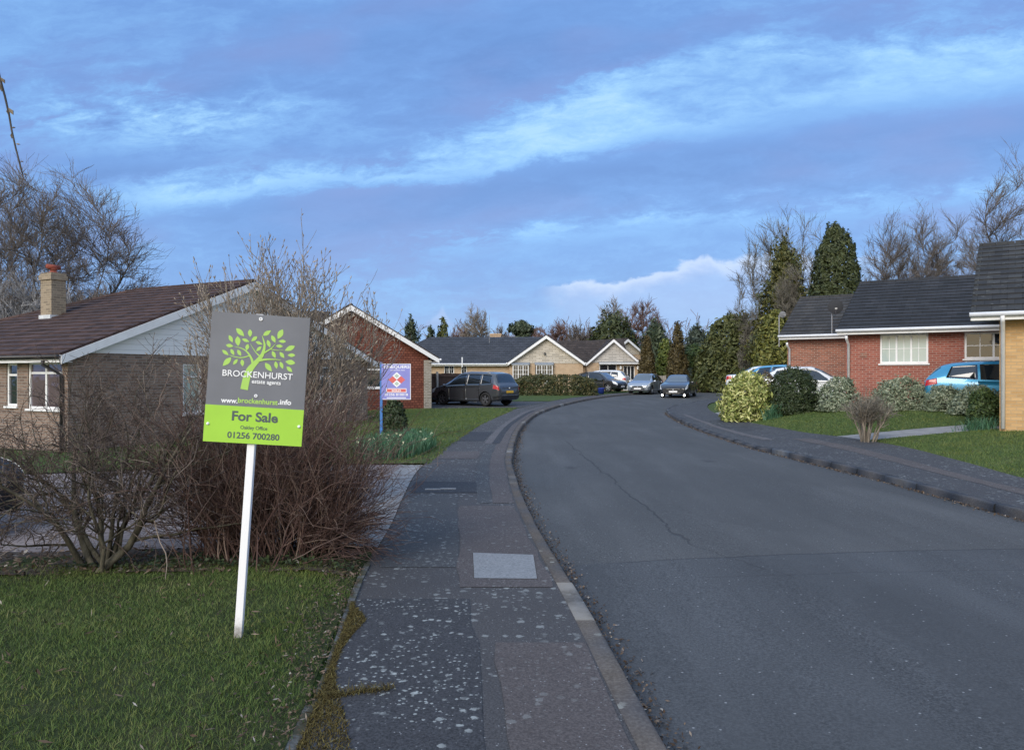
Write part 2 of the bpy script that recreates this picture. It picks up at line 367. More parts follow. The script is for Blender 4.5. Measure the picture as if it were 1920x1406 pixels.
leafm('cedar leaf', (.030, .045, .035), (.055, .075, .055), (.09, .11, .08)); leafm('yellow laurel leaf', (.045, .055, .010), (.11, .12, .025), (.22, .21, .05))
leafm('hedge leaf', (.022, .034, .012), (.050, .060, .020), (.13, .105, .04)); leafm('yew leaf', (.016, .030, .012), (.030, .048, .018), (.05, .07, .025))
leafm('variegated leaf', (.07, .11, .02), (.30, .33, .09), (.55, .54, .24)); leafm('silver leaf', (.07, .10, .06), (.19, .23, .15), (.36, .39, .28))
leafm('lime leaf', (.04, .065, .012), (.085, .115, .022), (.16, .18, .04)); leafm('dry leaf', (.06, .045, .03), (.12, .09, .055), (.18, .14, .09))
plain('sign grey', (.150, .160, .185), .45, .10, 2.2); plain('sign green', (.33, .60, .055), .5, .04, 3); plain('logo green', (.36, .60, .12), .5, .02)
plain('sign white', (.80, .82, .84), .5, .02); plain('sign purple', (.23, .24, .58), .5, .05, 3); plain('sign red', (.62, .13, .12), .5, .03)
plain('sign sage', (.42, .52, .45), .5, .03); plain('sign ink', (.075, .10, .10), .6, .02); mat('post white', lambda g: dict(color=g.mix(g.ss(g.sep(g.obj())[2] + (g.noise(g.obj(), 22, 5, .7) - .5) * .22, .14, -.02) * .85, g.mix(g.ss(g.noise(g.map(g.obj(), (1, 1, .08)), 40, 4, .7), .55, .75) * .22, (.82, .83, .85), (.60, .60, .58)), (.10, .085, .06)), rough=.55, bump=(g.noise(g.map(g.obj(), (1, 1, .05)), 60, 3), .25, .002)))

# ------------------------------------------------------------------ object helpers
def link(name, me, m=None, parent=None, loc=None):
    o = bpy.data.objects.new(name, me); COL.objects.link(o)
    if me is not None and m is not None:
        for k in (m if isinstance(m, (list, tuple)) else [m]): me.materials.append(MATS[k])
    if parent: o.parent = parent
    if loc: o.location = loc
    return o
def tag(o, label=None, cat=None, group=None, kind=None):
    for k, v in (('label', label), ('category', cat), ('group', group), ('kind', kind)):
        if v: o[k] = v
    return o
def thing(name, label, cat, loc=(0, 0, 0), rz=0, group=None):
    o = link(name, None, loc=loc); o.rotation_euler = (0, 0, rz); return tag(o, label, cat, group)
def mesh_np(name, v, f, uv=False, smooth=False):
    v = np.asarray(v, np.float32); f = np.asarray(f, np.int32); m, k = f.shape
    me = bpy.data.meshes.new(name)
    me.vertices.add(len(v)); me.vertices.foreach_set('co', v.ravel())
    me.loops.add(m * k); me.loops.foreach_set('vertex_index', f.ravel())
    me.polygons.add(m); me.polygons.foreach_set('loop_start', np.arange(0, m * k, k, dtype=np.int32))
    me.polygons.foreach_set('loop_total', np.full(m, k, np.int32))
    if smooth: me.polygons.foreach_set('use_smooth', np.ones(m, bool))
    me.update(calc_edges=True)
    return me
class MB:
    """collects polygons and links them as ONE mesh object"""
    def __init__(s): s.v = []; s.f = []; s.mi = []
    def poly(s, pts, mi=0):
        n = len(s.v); s.v += [tuple(p) for p in pts]; s.f.append(tuple(range(n, n + len(pts)))); s.mi.append(mi)
    def raw(s, v, f, mi=0):
        n = len(s.v); s.v += [tuple(p) for p in v]
        for q in f: s.f.append(tuple(n + i for i in q)); s.mi.append(mi)
    def box(s, a, b, mi=0):
        (x0, y0, z0), (x1, y1, z1) = a, b
        s.raw([(x0, y0, z0), (x1, y0, z0), (x1, y1, z0), (x0, y1, z0), (x0, y0, z1), (x1, y0, z1), (x1, y1, z1), (x0, y1, z1)],
              [(0, 3, 2, 1), (4, 5, 6, 7), (0, 1, 5, 4), (1, 2, 6, 5), (2, 3, 7, 6), (3, 0, 4, 7)], mi)
    def hexa(s, p, mi=0):   # 8 points: bottom ring then top ring
        s.raw(p, [(0, 3, 2, 1), (4, 5, 6, 7), (0, 1, 5, 4), (1, 2, 6, 5), (2, 3, 7, 6), (3, 0, 4, 7)], mi)
    def bar(s, p, q, w, h, up=(0, 0, 1), mi=0):
        p, q = Vector(p), Vector(q); t = (q - p).normalized(); sd_ = t.cross(Vector(up)).normalized(); u = sd_.cross(t)
        c = [(-1, -1), (1, -1), (1, 1), (-1, 1)]
        r0 = [p + sd_ * (a * w / 2) + u * (b_ * h / 2) for a, b_ in c]; r1 = [q + sd_ * (a * w / 2) + u * (b_ * h / 2) for a, b_ in c]
        s.raw(r0 + r1, [(0, 3, 2, 1), (4, 5, 6, 7), (0, 1, 5, 4), (1, 2, 6, 5), (2, 3, 7, 6), (3, 0, 4, 7)], mi)
    def tube(s, pts, rad, k=8, mi=0, cap=True):
        pts = [Vector(p) for p in pts]; n0 = len(s.v); N = len(pts)
        if not isinstance(rad, (list, tuple)): rad = [rad] * N
        for i, p in enumerate(pts):
            t = (pts[min(i + 1, N - 1)] - pts[max(i - 1, 0)]).normalized()
            a = Vector((0, 0, 1)) if abs(t.z) < .9 else Vector((1, 0, 0))
            e1 = t.cross(a).normalized(); e2 = t.cross(e1)
            for j in range(k):
                an = 2 * math.pi * j / k; s.v.append(tuple(p + (e1 * math.cos(an) + e2 * math.sin(an)) * rad[i]))
        for i in range(N - 1):
            for j in range(k):
                a, b_ = n0 + i * k + j, n0 + i * k + (j + 1) % k
                s.f.append((a, b_, b_ + k, a + k)); s.mi.append(mi)
        if cap:
            s.f.append(tuple(n0 + j for j in range(k))[::-1]); s.mi.append(mi)
            s.f.append(tuple(n0 + (N - 1) * k + j for j in range(k))); s.mi.append(mi)
    def lathe(s, prof, c=(0, 0, 0), axis='y', k=24, mi=0):
        n0 = len(s.v)
        for r_, h in prof:
            for j in range(k):
                a = 2 * math.pi * j / k; x, y = r_ * math.cos(a), r_ * math.sin(a)
                p = {'y': (x, h, y), 'z': (x, y, h), 'x': (h, x, y)}[axis]
                s.v.append((p[0] + c[0], p[1] + c[1], p[2] + c[2]))
        for i in range(len(prof) - 1):
            for j in range(k):
                a, b_ = n0 + i * k + j, n0 + i * k + (j + 1) % k
                s.f.append((a, b_, b_ + k, a + k)); s.mi.append(mi)
    def build(s, name, m, parent=None, smooth=False, loc=None):
        me = bpy.data.meshes.new(name); me.from_pydata(s.v, [], s.f); me.update()
        if isinstance(m, (list, tuple)): me.polygons.foreach_set('material_index', s.mi)
        if smooth: me.polygons.foreach_set('use_smooth', [True] * len(s.f))
        uvl = me.uv_layers.new(name='UVMap'); d = np.zeros((len(me.loops), 2), np.float32)
        for p in me.polygons:
            n = p.normal
            if abs(n.z) > .999: t = Vector((1, 0, 0)); b_ = Vector((0, 1, 0))
            else: t = Vector((0, 0, 1)).cross(n).normalized(); b_ = n.cross(t)
            for li in p.loop_indices:
                co = me.vertices[me.loops[li].vertex_index].co; d[li] = (co.dot(t), co.dot(b_))
        uvl.data.foreach_set('uv', d.ravel())
        return link(name, me, m, parent, loc)

# ------------------------------------------------------------------ the lie of the land
def curve(pts):
    ys = np.array([p[0] for p in pts], float); xs = np.array([p[1] for p in pts], float)
    h = np.diff(ys); d = np.diff(xs) / h; m = np.zeros(len(xs)); m[0] = d[0]; m[-1] = d[-1]
    for i in range(1, len(xs) - 1):
        m[i] = 0 if d[i - 1] * d[i] <= 0 else 2 * d[i - 1] * d[i] / (d[i - 1] + d[i])
    def f(y):
        y = np.asarray(y, float); i = np.clip(np.searchsorted(ys, y) - 1, 0, len(h) - 1); t = (y - ys[i]) / h[i]
        return ((2 * t ** 3 - 3 * t ** 2 + 1) * xs[i] + (t ** 3 - 2 * t ** 2 + t) * h[i] * m[i] + (-2 * t ** 3 + 3 * t ** 2) * xs[i + 1] + (t ** 3 - t ** 2) * h[i] * m[i + 1])
    return f
kerbL = curve([(-40, 5), (-10, 1.9), (0, .95), (3.28, .67), (5.3, .52), (7, .37), (9.7, .17), (12, .07), (14.7, 0), (19, .08), (23.8, .28), (28, .62), (32, 1.05), (36, 1.75), (40, 2.7), (45, 4.2), (50, 6.1), (55, 8.6), (60, 12), (66, 17), (74, 25), (85, 38), (110, 70)])
kerbR = curve([(-40, 9), (0, 6.6), (5, 6.2), (8.8, 6.0), (12, 5.95), (15.5, 5.72), (18.2, 5.58), (22, 5.68), (26, 5.92), (30, 6.3), (32, 6.54), (34, 6.85), (36, 7.25), (38, 7.9), (40, 8.8), (43, 10.3), (46, 12.2), (50, 15.4), (55, 20), (62, 28.5), (72, 43), (110, 95)])
backL = curve([(-40, 2.8), (-10, .1), (0, -.75), (3.28, -.91), (6.29, -1.18), (8.2, -1.27), (10, -1.4), (13, -1.55), (16.8, -1.5), (20, -1.35), (25, -1.04), (30, -.55), (34.5, .05), (38, .8), (42, 1.9), (46, 3.2), (50, 4.9), (55, 7.3), (60, 10.5), (66, 15.3), (74, 23), (85, 35.5), (110, 67)])
backR = curve([(-40, 10.5), (0, 7.6), (8, 7.5), (11.4, 7.65), (14, 8.05), (16.9, 8.4), (18.8, 8.3), (21, 7.8), (24.5, 7.7), (28.9, 7.95), (31, 8.15), (34, 8.65), (37, 9.35), (40, 10.3), (43, 11.9), (46, 13.9), (50, 17.2), (55, 22), (62, 32), (72, 46), (110, 98)])
def sst(t): t = np.clip(t, 0, 1); return t * t * (3 - 2 * t)
def Hy(y): return .3 * sst((np.asarray(y, float) - 28) / 32)
def H(x, y):
    x = np.asarray(x, float); y = np.asarray(y, float)
    dl = np.maximum(backL(np.clip(y, -40, 110)) - x, 0); dr = np.maximum(x - backR(np.clip(y, -40, 110)), 0)
    l = -.28 * sst(dl / 12) * (1 - sst((y - 28) / 14)) + .05 * sst(dl / .5) * sst((8 - y) / 1.5)
    r_ = .62 * np.tanh(dr * (.098 + .13 * sst((y - 19.6) / 3.2)) / .62) * (1 - sst((y - 42) / 16))
    return Hy(y) + l + r_
def Hf(x, y): return float(H(x, y))
def PX(px, Y): return (px - CX) / FPX * Y
def ZZ(py, Y): return EYE + (HY - py) / FPX * Y
def gnd(px, py, off=0.0):
    lo, hi = 1.5, 200
    for _ in range(50):
        y = (lo + hi) / 2
        if ZZ(py, y) > Hf(PX(px, y), y) + off: lo = y
        else: hi = y
    return PX(px, lo), lo

ROWS = np.unique(np.concatenate([np.arange(-40, 0, 4), np.arange(0, 14, .25), np.arange(14, 40, .5), np.arange(40, 110.1, 1.0)]))
def strip(name, fx, fz, m, kind='structure', rows=ROWS, label=None):
    """a sheet lofted along the street: fx(y) gives the x breakpoints of each row, fz(x, y) the height"""
    xs = np.array([fx(y) for y in rows]); n, k = xs.shape; ys = np.repeat(rows[:, None], k, 1)
    zs = fz(xs, ys); v = np.stack([xs, ys, zs], -1).reshape(-1, 3)
    i = np.arange(n - 1)[:, None] * k + np.arange(k - 1)[None, :]; i = i.ravel()
    o = link(name, mesh_np(name, v, np.stack([i, i + 1, i + k + 1, i + k], 1), smooth=True), m)
    return tag(o, kind=kind)
def slope_x(f, y): return math.sqrt(1 + float((f(min(y + .5, 110)) - f(max(y - .5, -40)))) ** 2)
KW = .125
# ground: one sheet to the horizon, lying lower under the street
LX = np.array([-900, -300, -120, -60, -35, -25, -18, -14, -11, -9, -7, -5.5, -4, -3, -2, -1.2, -.6, -.2, 0.0]); RX = np.array([0, .2, .6, 1.2, 2, 3, 4, 5.5, 7, 9, 12, 16, 22, 35, 60, 120, 300, 900.0])
grows = np.concatenate([[-300, -120, -70], ROWS, [140, 200, 320, 600, 1500]])
def gfx(y):
    yy = float(np.clip(y, -40, 110)); a, b_ = float(backL(yy)), float(backR(yy))
    return np.concatenate([a + LX, [a + .01, b_ - .01], b_ + RX])
def gfz(x, y):
    z = H(x, y) - .02; z[:, len(LX):len(LX) + 2] -= .35; return z
strip('ground', gfx, gfz, 'ground cover', rows=grows)
# road, with a light camber
def rfx(y): return np.linspace(float(kerbL(y)) - .04, float(kerbR(y)) + .04, 13)
def rfz(x, y):
    a, b_ = kerbL(y), kerbR(y); t = (x - a) / (b_ - a); return Hy(y) - .105 + .09 * 4 * t * (1 - t) * .6
strip('road', rfx, rfz, 'road tarmac')
def tilt(x, y): return Hy(y) + .0 * x
def dropR(y): return .05 * sst((y - 16.5) / 1.2) * (1 - sst((y - 24) / 1.5))
def rfoot(x, y):  # the right footway rises a little away from the road
    return H(x, y) + .05 * np.clip((x - kerbR(y)) / 2, 0, 1) - dropR(y) * np.clip(1 - (x - kerbR(y)) / 1.3, 0, 1)
strip('pavement', lambda y: np.linspace(float(backL(y)) - .02, float(kerbL(y)) - KW * slope_x(kerbL, y) + .004, 8), tilt, 'footway tarmac')
strip('pavement', lambda y: np.linspace(float(kerbR(y)) + KW * slope_x(kerbR, y) - .004, float(backR(y)) + .05, 8), rfoot, 'far footway tarmac')
# kerbs: stones about 0.9 m long with open joints and small differences in height
def kerb(f, side, zf, drop=lambda y: 0.0):
    rnd = random.Random(5 if side < 0 else 9); y = -12.0; V, F = [], []
    while y < 105:
        ln = .9 / slope_x(f, y); y1 = y + ln - .005 / slope_x(f, y); dz = rnd.uniform(-.004, .005); dx = rnd.uniform(-.008, .008)
        ring = []
        for yy in (y, (y + y1) / 2, y1):
            x = float(f(yy)); s_ = slope_x(f, yy); w = KW * s_; z = float(Hy(yy)) + zf + dz - drop(yy); zb = float(Hy(yy)) - .2
            xo, xi = x + dx, x + side * w
            ring.append([(xo - side * .012 * s_, yy, zb), (xo, yy, z - .02), (xo + side * .012 * s_, yy, z - .003), (xo + side * .03 * s_, yy, z), (xi, yy, z), (xi, yy, zb)])
        n = len(V)
        for r_ in ring: V += r_
        for i in range(2):
            for j in range(5):
                a = n + i * 6 + j; F.append((a, a + 1, a + 7, a + 6) if side > 0 else (a + 1, a, a + 6, a + 7))
        F.append((n, n + 1, n + 4, n + 5)); F.append((n + 1, n + 2, n + 3, n + 4)); F.append((n + 12, n + 13, n + 16, n + 17)); F.append((n + 13, n + 14, n + 15, n + 16))
        y += ln
    me = mesh_np('kerb', V, F); tag(link('kerb', me, 'kerb stone'), kind='structure')
kerb(kerbL, -1, .004, lambda y: .0)
kerb(kerbR, 1, .006, lambda y: float(dropR(y)))

def sheet(name, pts, m, dz=.004, n=6, zf=None, kind='structure', amp=0.0):
    """a thin sheet laid on the ground inside a quad of ground points (near left, near right, far right, far left)"""
    a, b_, c, d = [Vector((*p, 0)) for p in pts]; V = []; rnd = random.Random(len(name) + int(a.y * 7))
    for i in range(n + 1):
        for j in range(n + 1):
            u, w = j / n, i / n; p = (a * (1 - u) + b_ * u) * (1 - w) + (d * (1 - u) + c * u) * w
            if amp and (i in (0, n) or j in (0, n)): p += Vector((rnd.uniform(-amp, amp), rnd.uniform(-amp, amp), 0))
            V.append((p.x, p.y, float((zf or H)(p.x, p.y)) + dz))
    k = n + 1; F = [(i * k + j, i * k + j + 1, (i + 1) * k + j + 1, (i + 1) * k + j) for i in range(n) for j in range(n)]
    return tag(link(name, mesh_np(name, V, F, smooth=True), m), kind=kind)
foot_z = lambda x, y: Hy(y)
def ribbon(name, fa, fb, y0, y1, m, dz=.004, zf=foot_z, step=.3, wob=.0):
    rows = np.arange(y0, y1 + 1e-6, step); rnd = random.Random(int(y0 * 10))
    V = []
    for y in rows:
        a, b_ = float(fa(y)) + rnd.uniform(-wob, wob), float(fb(y)) + rnd.uniform(-wob, wob)
        for t in (0, .5, 1):
            x = a + (b_ - a) * t; V.append((x, y, float(zf(x, y)) + dz))
    F = [(i * 3 + j, i * 3 + j + 1, i * 3 + j + 4, i * 3 + j + 3) for i in range(len(rows) - 1) for j in range(2)]
    return tag(link(name, mesh_np(name, V, F, smooth=True), m), kind='structure')
fl = lambda t: (lambda y: float(backL(y)) * (1 - t) + (float(kerbL(y)) - KW) * t)   # a line t of the way across the left footway
# repairs in the left footway
ribbon('tarmac_patch', fl(.02), fl(.55), 1.0, 5.75, 'dark tarmac', wob=.02)
ribbon('tarmac_patch', fl(.62), fl(.985), 1.0, 4.6, 'reddish tarmac', wob=.015)
ribbon('tarmac_patch', fl(.50), fl(.98), 5.80, 9.5, 'reddish tarmac', .0045, wob=.02)
ribbon('tarmac_patch', fl(.06), fl(.49), 6.4, 10.4, 'blue grey tarmac', wob=.015)
ribbon('tarmac_patch', fl(.03), fl(.66), 10.45, 11.5, 'trench tarmac', .0055, step=.15, wob=.01)
ribbon('tarmac_patch', fl(.03), fl(.64), 11.52, 14.6, 'footway tarmac', .0045, wob=.01)
ribbon('tarmac_patch', fl(.66), fl(.80), 9.6, 17.8, 'blue grey tarmac', .004, wob=.012)
ribbon('tarmac_patch', fl(.80), fl(.985), 9.6, 26, 'reddish tarmac', .0045, wob=.012)
ribbon('tarmac_patch', fl(.04), fl(.62), 14.7, 16.2, 'reddish tarmac', .0045, step=.2, wob=.03)
ribbon('tarmac_patch', fl(.05), fl(.55), 18.6, 21.6, 'trench tarmac', .004, step=.3, wob=.02)
ribbon('tarmac_patch', fl(.58), fl(.72), 17.9, 38, 'worn tarmac', .004, wob=.02)
ribbon('tarmac_patch', fl(.72), fl(.85), 17.9, 34, 'trench tarmac', .0055, wob=.01)
ribbon('tarmac_patch', fl(.86), fl(.98), 26, 55, 'reddish tarmac', .004, wob=.01)
fr_ = lambda t: (lambda y: float(kerbR(y)) + KW + (float(backR(y)) - float(kerbR(y)) - KW) * t)
ribbon('tarmac_patch', fr_(.45), fr_(.62), 6, 19, 'reddish tarmac', .004, rfoot, wob=.02)
ribbon('tarmac_patch', fr_(.35), fr_(.75), 22, 27, 'dark tarmac', .004, rfoot, wob=.02)
ribbon('tarmac_patch', fr_(.2), fr_(.3), 19, 31, 'worn tarmac', .005, rfoot, wob=.02)
# concrete cover slab in the footway, with its dark joint
def P0(px, py): return gnd(px, py)
q4 = [P0(889, 1085), P0(1007, 1086), P0(1000, 1041), P0(887, 1037)]
cs = MB(); c0 = sum((Vector((*p, 0)) for p in q4), Vector()) / 4
for grow, mi, z0 in ((1.018, 1, .0056), (1.0, 0, .0072)):
    cs.poly([tuple((Vector((*p, 0)) - c0) * grow + Vector((0, 0, z0))) for p in q4], mi)
so = cs.build('cover_slab', ['concrete slab', 'soil']); so.location = c0
tag(so, 'pale grey concrete cover slab let into the dark footway', 'access cover')
# small marker covers in the dark trench
for px, py in ((812, 918), (840, 917)):
    x, y = P0(px, py); m_ = MB(); m_.box((-.11, -.045, 0), (.11, .045, .009)); m_.box((-.09, -.03, .009), (.09, .03, .012))
    tag(m_.build('stopcock_cover', 'concrete slab', loc=(x, y, .003)), 'small metal stopcock lid in the dark tarmac trench of the footway', 'stopcock lid', 'stopcock lids in the footway')
# left edging stones beside the near lawn
rnd = random.Random(3); ed = MB(); y = 1.0
while y < 6.6:
    ln = .55; dx = rnd.uniform(-.02, .02); a, b_ = float(backL(y)), float(backL(y + ln - .02)); z = .012 + rnd.uniform(-.012, .012)
    ed.hexa([(a - .055 + dx, y, -.1), (a + .0 + dx, y, -.1), (b_ + dx, y + ln - .02, -.1), (b_ - .055 + dx, y + ln - .02, -.1),
             (a - .05 + dx, y, z), (a - .004 + dx, y, z - .006), (b_ - .004 + dx, y + ln - .02, z - .006), (b_ - .05 + dx, y + ln - .02, z)]); y += ln
tag(ed.build('edging', 'edging stone'), kind='structure')
# lawns, drives and paths as thin sheets
def left_lawn(y0, y1, w, name='lawn', m='lawn', inset=.03, dz=.006):
    rows = np.arange(y0, y1 + .01, .25)
    return strip(name, lambda y: float(backL(y)) - inset - np.linspace(w, 0, 16), lambda x, y: H(x, y) + dz, m, rows=rows)
left_lawn(-6, 6.75, 7.0, m='near turf', inset=.06)
left_lawn(13.9, 36.2, 7.5); left_lawn(43, 52, 12)
DR = [(-1.33, 7.1), (-1.62, 13.75)]
rows_d = np.arange(6.95, 13.8, .25)
def drx(y):
    e = float(backL(y)) - .38; return np.concatenate([[-16, -12, -9, -7, -5.5], np.linspace(-4.2, e, 8)])
strip('driveway', drx, lambda x, y: H(x, y) + .008, 'block paving', rows=rows_d)
strip('drive_edging', lambda y: np.linspace(float(backL(y)) - .375, float(backL(y)) - .02, 3), lambda x, y: H(x, y) + .011, 'pale block', rows=np.arange(7.1, 13.8, .25))
strip('driveway', lambda y: np.linspace(-7.5, float(backL(y)) - .02, 14), lambda x, y: H(x, y) + .008, 'far footway tarmac', rows=np.arange(36.2, 43, .4))
strip('soil_bed', lambda y: np.linspace(-7.5, float(backL(y)) - .12, 20), lambda x, y: H(x, y) + .012 + .02 * np.sin(x * 5) * np.sin(y * 4), 'soil', rows=np.arange(6.05, 6.96, .15))
rrow = np.arange(19.6, 29.5, .25)
strip('lawn', lambda y: float(backR(y)) + .03 + np.linspace(0, 9.5, 20), lambda x, y: H(x, y) + .006, 'lawn', rows=np.arange(19.7, 30.2, .2))
strip('lawn', lambda y: float(backR(y)) + .03 + np.linspace(0, 8, 20), lambda x, y: H(x, y) + .006, 'lawn', rows=np.concatenate([np.arange(4, 18.4, .25), [18.5]]))
strip('lawn', lambda y: float(backR(y)) + .03 + np.linspace(0, 6, 12), lambda x, y: H(x, y) + .006, 'lawn', rows=np.arange(31.5, 44, .3))
strip('path', lambda y: float(backR(y)) - .1 + np.linspace(0, 9, 20), lambda x, y: H(x, y) + .010, 'path concrete', rows=np.linspace(18.5, 19.7, 9))
strip('path', lambda y: float(backR(y)) - .1 + np.linspace(0, 9, 20), lambda x, y: H(x, y) + .010, 'path concrete', rows=np.arange(30.2, 31.51, .15))

# ------------------------------------------------------------------ lettering
def text_mesh(s, size=1.0, bold=0.0):
    cu = bpy.data.curves.new('lettering', 'FONT'); cu.body = s; cu.size = size; cu.offset = bold; cu.resolution_u = 4
    o = bpy.data.objects.new('lettering', cu); COL.objects.link(o)
    dg = bpy.context.evaluated_depsgraph_get(); me = bpy.data.meshes.new_from_object(o.evaluated_get(dg))
    v = [tuple(p.co) for p in me.vertices]; f = [tuple(p.vertices) for p in me.polygons]
    bpy.data.objects.remove(o); bpy.data.curves.remove(cu); bpy.data.meshes.remove(me)
    return v, f
def put_text(mb, s, x0, x1, zb, y, mi, bold=0.0, cap=None):
    """letters between x0 and x1 with their baseline at zb, standing on the plane y, facing -y"""
    v, f = text_mesh(s, 1.0, bold); xs = [p[0] for p in v]; k = (x1 - x0) / (max(xs) - min(xs)); x_ = min(xs)
    kz = k if cap is None else cap / .729
    mb.raw([(x0 + (p[0] - x_) * k, y, zb + p[1] * kz) for p in v], f, mi)
    return k

# ------------------------------------------------------------------ plants
def tubes_np(groups, k=3):
    """groups: list of (pts (M,N,3), rad (M,N)); returns verts, quads"""
    Vs, Fs, off = [], [], 0
    for pts, rad in groups:
        M, N, _ = pts.shape
        if M == 0: continue
        t = np.empty_like(pts); t[:, 1:-1] = pts[:, 2:] - pts[:, :-2]; t[:, 0] = pts[:, 1] - pts[:, 0]; t[:, -1] = pts[:, -1] - pts[:, -2]
        t /= np.linalg.norm(t, axis=-1, keepdims=True) + 1e-9
        ref = np.where(np.abs(t[:, :1, 2:3]) < .8, np.array([0, 0, 1.0]), np.array([1.0, 0, 0]))
        e1 = np.cross(t, np.broadcast_to(ref, t.shape)); e1 /= np.linalg.norm(e1, axis=-1, keepdims=True) + 1e-9
        e2 = np.cross(t, e1); an = np.arange(k) * 2 * math.pi / k
        ring = pts[:, :, None] + (e1[:, :, None] * np.cos(an)[:, None] + e2[:, :, None] * np.sin(an)[:, None]) * rad[:, :, None, None]
        Vs.append(ring.reshape(-1, 3))
        idx = np.arange(M * N * k).reshape(M, N, k) + off
        a = idx[:, :-1]; b_ = np.roll(a, -1, 2); c = idx[:, 1:]; d = np.roll(c, -1, 2)
        Fs.append(np.stack([a, b_, d, c], -1).reshape(-1, 4)); off += M * N * k
    return np.concatenate(Vs), np.concatenate(Fs)
def unit(a): return a / (np.linalg.norm(a, axis=-1, keepdims=True) + 1e-9)
def grow(rng, p, d, L, r, N, wob, trop, taper=.45):
    """polylines from points p along directions d, wandering; trop bends them towards +z (or down)"""
    M = len(p); pts = np.zeros((M, N, 3)); pts[:, 0] = p; d = unit(d); seg = (L / (N - 1))[:, None]
    for i in range(1, N):
        d = unit(d + rng.normal(0, wob, (M, 3)) + np.array([0, 0, trop]))
        pts[:, i] = pts[:, i - 1] + d * seg
    rad = r[:, None] * np.linspace(1, taper, N)[None]
    return pts, rad
def sprout(rng, pts, rad, kids, tmin, ang, ratio, rr, Lmin=0.0, spread=.25):
    """child roots on the parents: returns p, d, L, r"""
    M, N, _ = pts.shape; Lp = np.linalg.norm(np.diff(pts, axis=1), axis=-1).sum(1)
    t = (np.arange(kids)[None] + rng.uniform(0, 1, (M, kids))) / kids * (1 - tmin) + tmin
    f = t * (N - 1); i = np.minimum(f.astype(int), N - 2); u = (f - i)[..., None]; m = np.arange(M)[:, None]
    p = pts[m, i] * (1 - u) + pts[m, i + 1] * u; tg = unit(pts[m, i + 1] - pts[m, i]); r = rad[m, i] * rr
    per = unit(np.cross(tg, rng.normal(0, 1, tg.shape))); a = np.radians(ang + rng.normal(0, spread * ang, t.shape))[..., None]
    d = tg * np.cos(a) + per * np.sin(a); L = Lp[:, None] * ratio * (1.1 - .35 * t) * rng.uniform(.65, 1.25, t.shape)
    return p.reshape(-1, 3), d.reshape(-1, 3), np.maximum(L.ravel(), Lmin), r.ravel()
